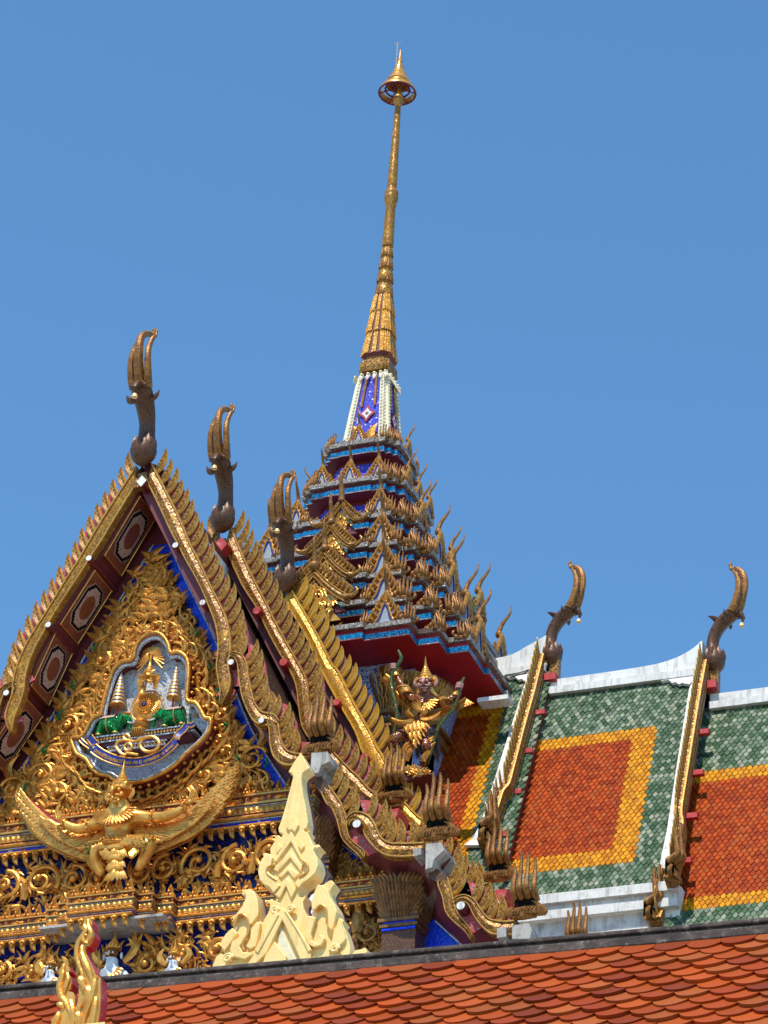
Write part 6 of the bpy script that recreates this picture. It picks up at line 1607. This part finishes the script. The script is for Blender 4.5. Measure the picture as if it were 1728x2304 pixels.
def slabC(pts, y0, y1, mat, name, par, bev=.008, smooth=True):
    mb = MB(); prism(mb, [C6(*p, YGT)+V((0, y0, 0)) for p in pts], (0, y1-y0, 0)); o = part(name, mb, mat, par, smooth=False)
    bv = o.modifiers.new('bevel', 'BEVEL'); bv.width = bev; bv.segments = 3; bv.limit_method = 'ANGLE'; bv.angle_limit = R(20)
    o.data.polygons.foreach_set('use_smooth', [True]*len(o.data.polygons)); o.modifiers.new('wn', 'WEIGHTED_NORMAL')
    return o
gs = slabC(SIL, 0, .11, M['cream'], 'carved_slab', GT, .010)
mb = MB(); prism(mb, [C6(*p, YGT)+V((0, .112, 0)) for p in SIL], (0, .03, 0)); part('red_back', mb, M['maroon'], GT, smooth=False)
def relief(pts, h=.022, nm='carved_relief', mat='cream', bev=.008): return slabC(pts, -h, .03, M[mat], nm, gs, bev)
relief([(890,675),(950,790),(925,832),(905,870),(880,840),(850,845),(815,820)], .018)
relief([(872,850),(890,880),(985,1130),(975,1150),(870,960),(720,1165),(700,1150)], .02); relief([(868,1050),(985,1190),(970,1260),(860,1120),(735,1260),(680,1230)], .018)
relief([(840,1200),(955,1270),(900,1330),(838,1250),(770,1320),(735,1290)], .016)
relief([(825,1315),(865,1340),(920,1440),(870,1530),(820,1400),(760,1520),(705,1490),(790,1370)], .02)
relief([(975,930),(1005,1000),(965,1050),(935,990)], .016); relief([(745,960),(785,1010),(725,1080),(712,1030)], .016)
# curling side leaves
relief([(1125,1008),(1100,1050),(1138,1125),(1148,1200),(1118,1278),(1060,1333),(985,1383),(952,1430),(905,1385),(960,1310),(1020,1290),(1045,1230),(1020,1190),(985,1180),(975,1165),(1000,1120),(1060,1030)], .03)
relief([(602,1112),(562,1170),(547,1260),(562,1338),(602,1388),(662,1418),(700,1475),(775,1400),(700,1330),(660,1300),(655,1250),(680,1215),(720,1190),(700,1130),(650,1080)], .03)
relief([(1140,1388),(1108,1462),(1076,1560),(1082,1640),(1115,1650),(1160,1610),(1210,1600),(1225,1640),(1245,1790),(1290,1850),(1318,1725),(1335,1660),(1315,1592),(1262,1512),(1247,1440),(1200,1400)], .03)
relief([(470,1432),(395,1445),(425,1500),(422,1532),(392,1602),(347,1662),(303,1717),(290,1775),(320,1740),(360,1690),(410,1680),(440,1720),(450,1800),(490,1780),(550,1700),(556,1640),(546,1542),(518,1464)], .03)
relief([(1360,1750),(1300,1830),(1270,1960),(1240,2050),(1300,2040),(1400,1960),(1420,1920),(1395,1835)], .025)
relief([(1050,1700),(1030,1800),(1020,1900),(1050,1990),(1110,2020),(1180,2000),(1220,1930),(1200,1900),(1150,1890),(1170,1940),(1130,1975),(1090,1950),(1080,1880),(1110,1780),(1130,1720)], .035)
relief([(540,1760),(480,1830),(470,1930),(430,2010),(470,2040),(530,2010),(550,1930),(565,1830),(575,1770)], .035)
relief([(440,1830),(370,1910),(290,1960),(270,2040),(300,2110),(420,2140),(560,2060),(560,2020),(470,2070),(400,2060),(370,2010),(400,1960),(440,1940)], .035)
relief([(290,1815),(230,1870),(180,1940),(178,2008),(210,2050),(260,1990),(300,1930),(350,1870)], .025)
# gable boards and inner plaster triangle
relief([(790,1612),(830,1660),(1080,2085),(1075,2200),(1000,2200),(795,1750),(640,2080),(520,2200),(440,2200),(640,1880)], .04)
relief([(735,1660),(640,1830),(520,2060),(560,2090),(770,1700)], .05)
relief([(815,1660),(850,1670),(1000,1890),(1090,2050),(1060,2080),(960,1890)], .05)
slabC([(760,1780),(840,1960),(960,2200),(560,2200),(735,1960)], -.012, .03, M['whitesilk'], 'plaster_triangle', gs)
slabC([(725,1965),(840,2110),(840,2200),(600,2200),(630,2110)], -.05, .02, M['cream'], 'inner_panel', gs)
for c_, r, hd in (((720, 1650), 42, 1), ((875, 1640), 42, -1), ((1315, 2030), 45, -1), ((250, 2125), 48, 1)):
    mb = MB(); cc = C6(*c_)+V((0, -.03, 0)); s_ = r*.22606/FPX*(cc-CAM).length; N_ = 26
    P = [cc+V((s_*(1-.75*i/N_)*math.cos(hd*i*.38), 0, s_*(1-.75*i/N_)*math.sin(i*.38))) for i in range(N_)]
    tube(mb, P, .011, 6); part('curl', mb, M['cream'], gs)
for (cx, cy, pts_) in ((0, 0, [(700,1135),(690,1200),(650,1225),(640,1270),(680,1310),(740,1350)]), (0, 0, [(1000,1150),(1040,1190),(1050,1240),(1015,1290),(960,1320)]), (0, 0, [(1120,1650),(1170,1600),(1220,1615),(1235,1680),(1240,1780),(1280,1850),(1270,1930)]), (0, 0, [(310,1800),(350,1710),(400,1690),(440,1720),(455,1790),(450,1880),(400,1970),(410,2050)])):
    mb = MB(); tube(mb, catmull([C6(*q)+V((0, -.032, 0)) for q in pts_], 4), .009, 6); part('groove_line', mb, M['goldline'], gs)
mb = MB(); a_ = C6(60, 2300); b_ = C6(1420, 2300); box(mb, (a_.x-.2, YGT-.1, 0), (b_.x+.2, YGT+.4, a_.z-.7)); part('gate_body', mb, M['wall'], GT, smooth=False)
mb = MB(); prism(mb, [Fy(*q, YGT) for q in ((792, 2147), (800, 2138), (812, 2136), (822, 2132), (826, 2140), (820, 2150), (826, 2180), (780, 2180))], (0, .1, 0)); part('side_leaf', mb, M['cream'], GT, smooth=False)

# ------------------------------------------------------------------ gold and red naga finial in front of the roof
YN_ = -24.4
def C7(x, y, yy=YN_): return Fy(100+x*.11034, 2060+y*.11034, yy)
NG = thing('naga_finial', 'bright gold naga flame finial with red edges at the lower left', 'finial', C7(800, 2600))
MAIN = [(900,42),(960,80),(1000,165),(985,215),(962,282),(1018,340),(1030,430),(985,555),(945,600),(930,640),(870,655),(850,690),(862,780),(920,900),(980,1020),(1040,1140),(1072,1250),(1102,1240),(1168,1300),(1164,1450),(1172,1700),(1150,1950),(1112,2215),(1100,2700),(600,2700),(640,2200),(650,1950),(700,1800),(728,1600),(722,1400),(700,1268),(760,1275),(745,1200),(715,1120),(670,1000),(640,850),(642,700),(690,552),(760,420),(812,330),(800,250),(830,160)]
SIDE = [(420,1000),(470,1005),(530,1080),(548,1150),(490,1180),(560,1270),(582,1400),(550,1520),(500,1560),(610,1590),(645,1680),(650,1840),(640,1960),(660,2200),(660,2700),(120,2700),(170,2220),(165,2130),(275,2100),(330,1985),(402,1900),(300,1840),(275,1815),(335,1800),(300,1620),(300,1500),(340,1350),(402,1190),(382,1100)]
def nslab(pts, nm):
    mb = MB(); F_ = [C7(*p) for p in pts]; n = len(F_); cen = sum(F_, V())/n
    inn = []
    for i, p in enumerate(F_):
        t = (F_[(i+1) % n]-F_[i-1]).normalized(); nn = t.cross(V((0, 1, 0))); inn.append(p+V((0, -.012, 0)))
    mb.add(inn+F_+[p+V((.003, .045, 0)) for p in F_]+[p+V((.003, .06, 0)) for p in F_], [list(range(n))[::-1]]+[(i, (i+1) % n, n+(i+1) % n, n+i) for i in range(n)], 0)
    k = len(mb.v)-4*n
    mb.f += [[n+i, n+(i+1) % n, 2*n+(i+1) % n, 2*n+i] for i in range(n)]+[[2*n+i for i in range(n)]]; mb.m += [1]*(n+1)
    o = part(nm, mb, [M['goldhi'], M['redbright']], NG, smooth=False); return o
n1 = nslab(MAIN, 'flame_body'); n2 = nslab(SIDE, 'side_flame')
def ntube(pts, rr, nm, par):
    mb = MB(); P = catmull([C7(*p)+V((0, -.014, 0)) for p in pts], 4); k = len(P)
    tube(mb, P, [rr*math.sin(math.pi*(.12+.80*i/(k-1)))+.001 for i in range(k)], 8, flat=(0, -1, 0)); part(nm, mb, M['goldhi'], par)
ntube([(905,60),(850,220),(880,330),(800,470),(720,600),(690,800),(730,1000),(800,1200),(850,1420)], .011, 'raised_rib', n1)
ntube([(920,110),(930,260),(985,380),(960,500),(900,590)], .010, 'raised_rib', n1)
ntube([(900,430),(840,440),(820,500),(850,570),(920,600)], .009, 'curl', n1)
ntube([(800,640),(800,800),(850,950),(920,1100),(980,1250),(1000,1400)], .014, 'raised_rib', n1)
ntube([(1110,1260),(1060,1330),(1040,1480),(1000,1640),(960,1800),(880,2000),(820,2215),(800,2600)], .017, 'raised_rib', n1)
ntube([(720,1290),(770,1330),(820,1430),(850,1530)], .016, 'leaf', n1); ntube([(800,1560),(900,1520),(950,1600),(930,1720),(850,1830),(760,1900)], .02, 'leaf', n1)
ntube([(690,2000),(720,2060),(740,2200),(730,2500)], .018, 'leaf', n1); ntube([(1080,1700),(1060,1900),(1020,2150),(1000,2500)], .015, 'raised_rib', n1)
ntube([(430,1020),(410,1150),(400,1250),(350,1420),(350,1560),(400,1700),(480,1820),(560,2000),(600,2300)], .014, 'raised_rib', n2)
ntube([(500,1200),(520,1330),(480,1450),(440,1560),(430,1660)], .011, 'raised_rib', n2); ntube([(290,1820),(370,1860),(430,1920)], .012, 'leaf', n2)
ntube([(330,2000),(300,2120),(250,2215),(240,2400)], .016, 'leaf', n2); ntube([(560,1750),(600,1900),(620,2100),(620,2400)], .013, 'raised_rib', n2)
mb = MB(); p = C7(700, 2700); box(mb, (p.x-.15, YN_-.1, p.z-1.2), (p.x+.15, YN_+.2, p.z+.05)); part('base', mb, M['cream'], NG, smooth=False)
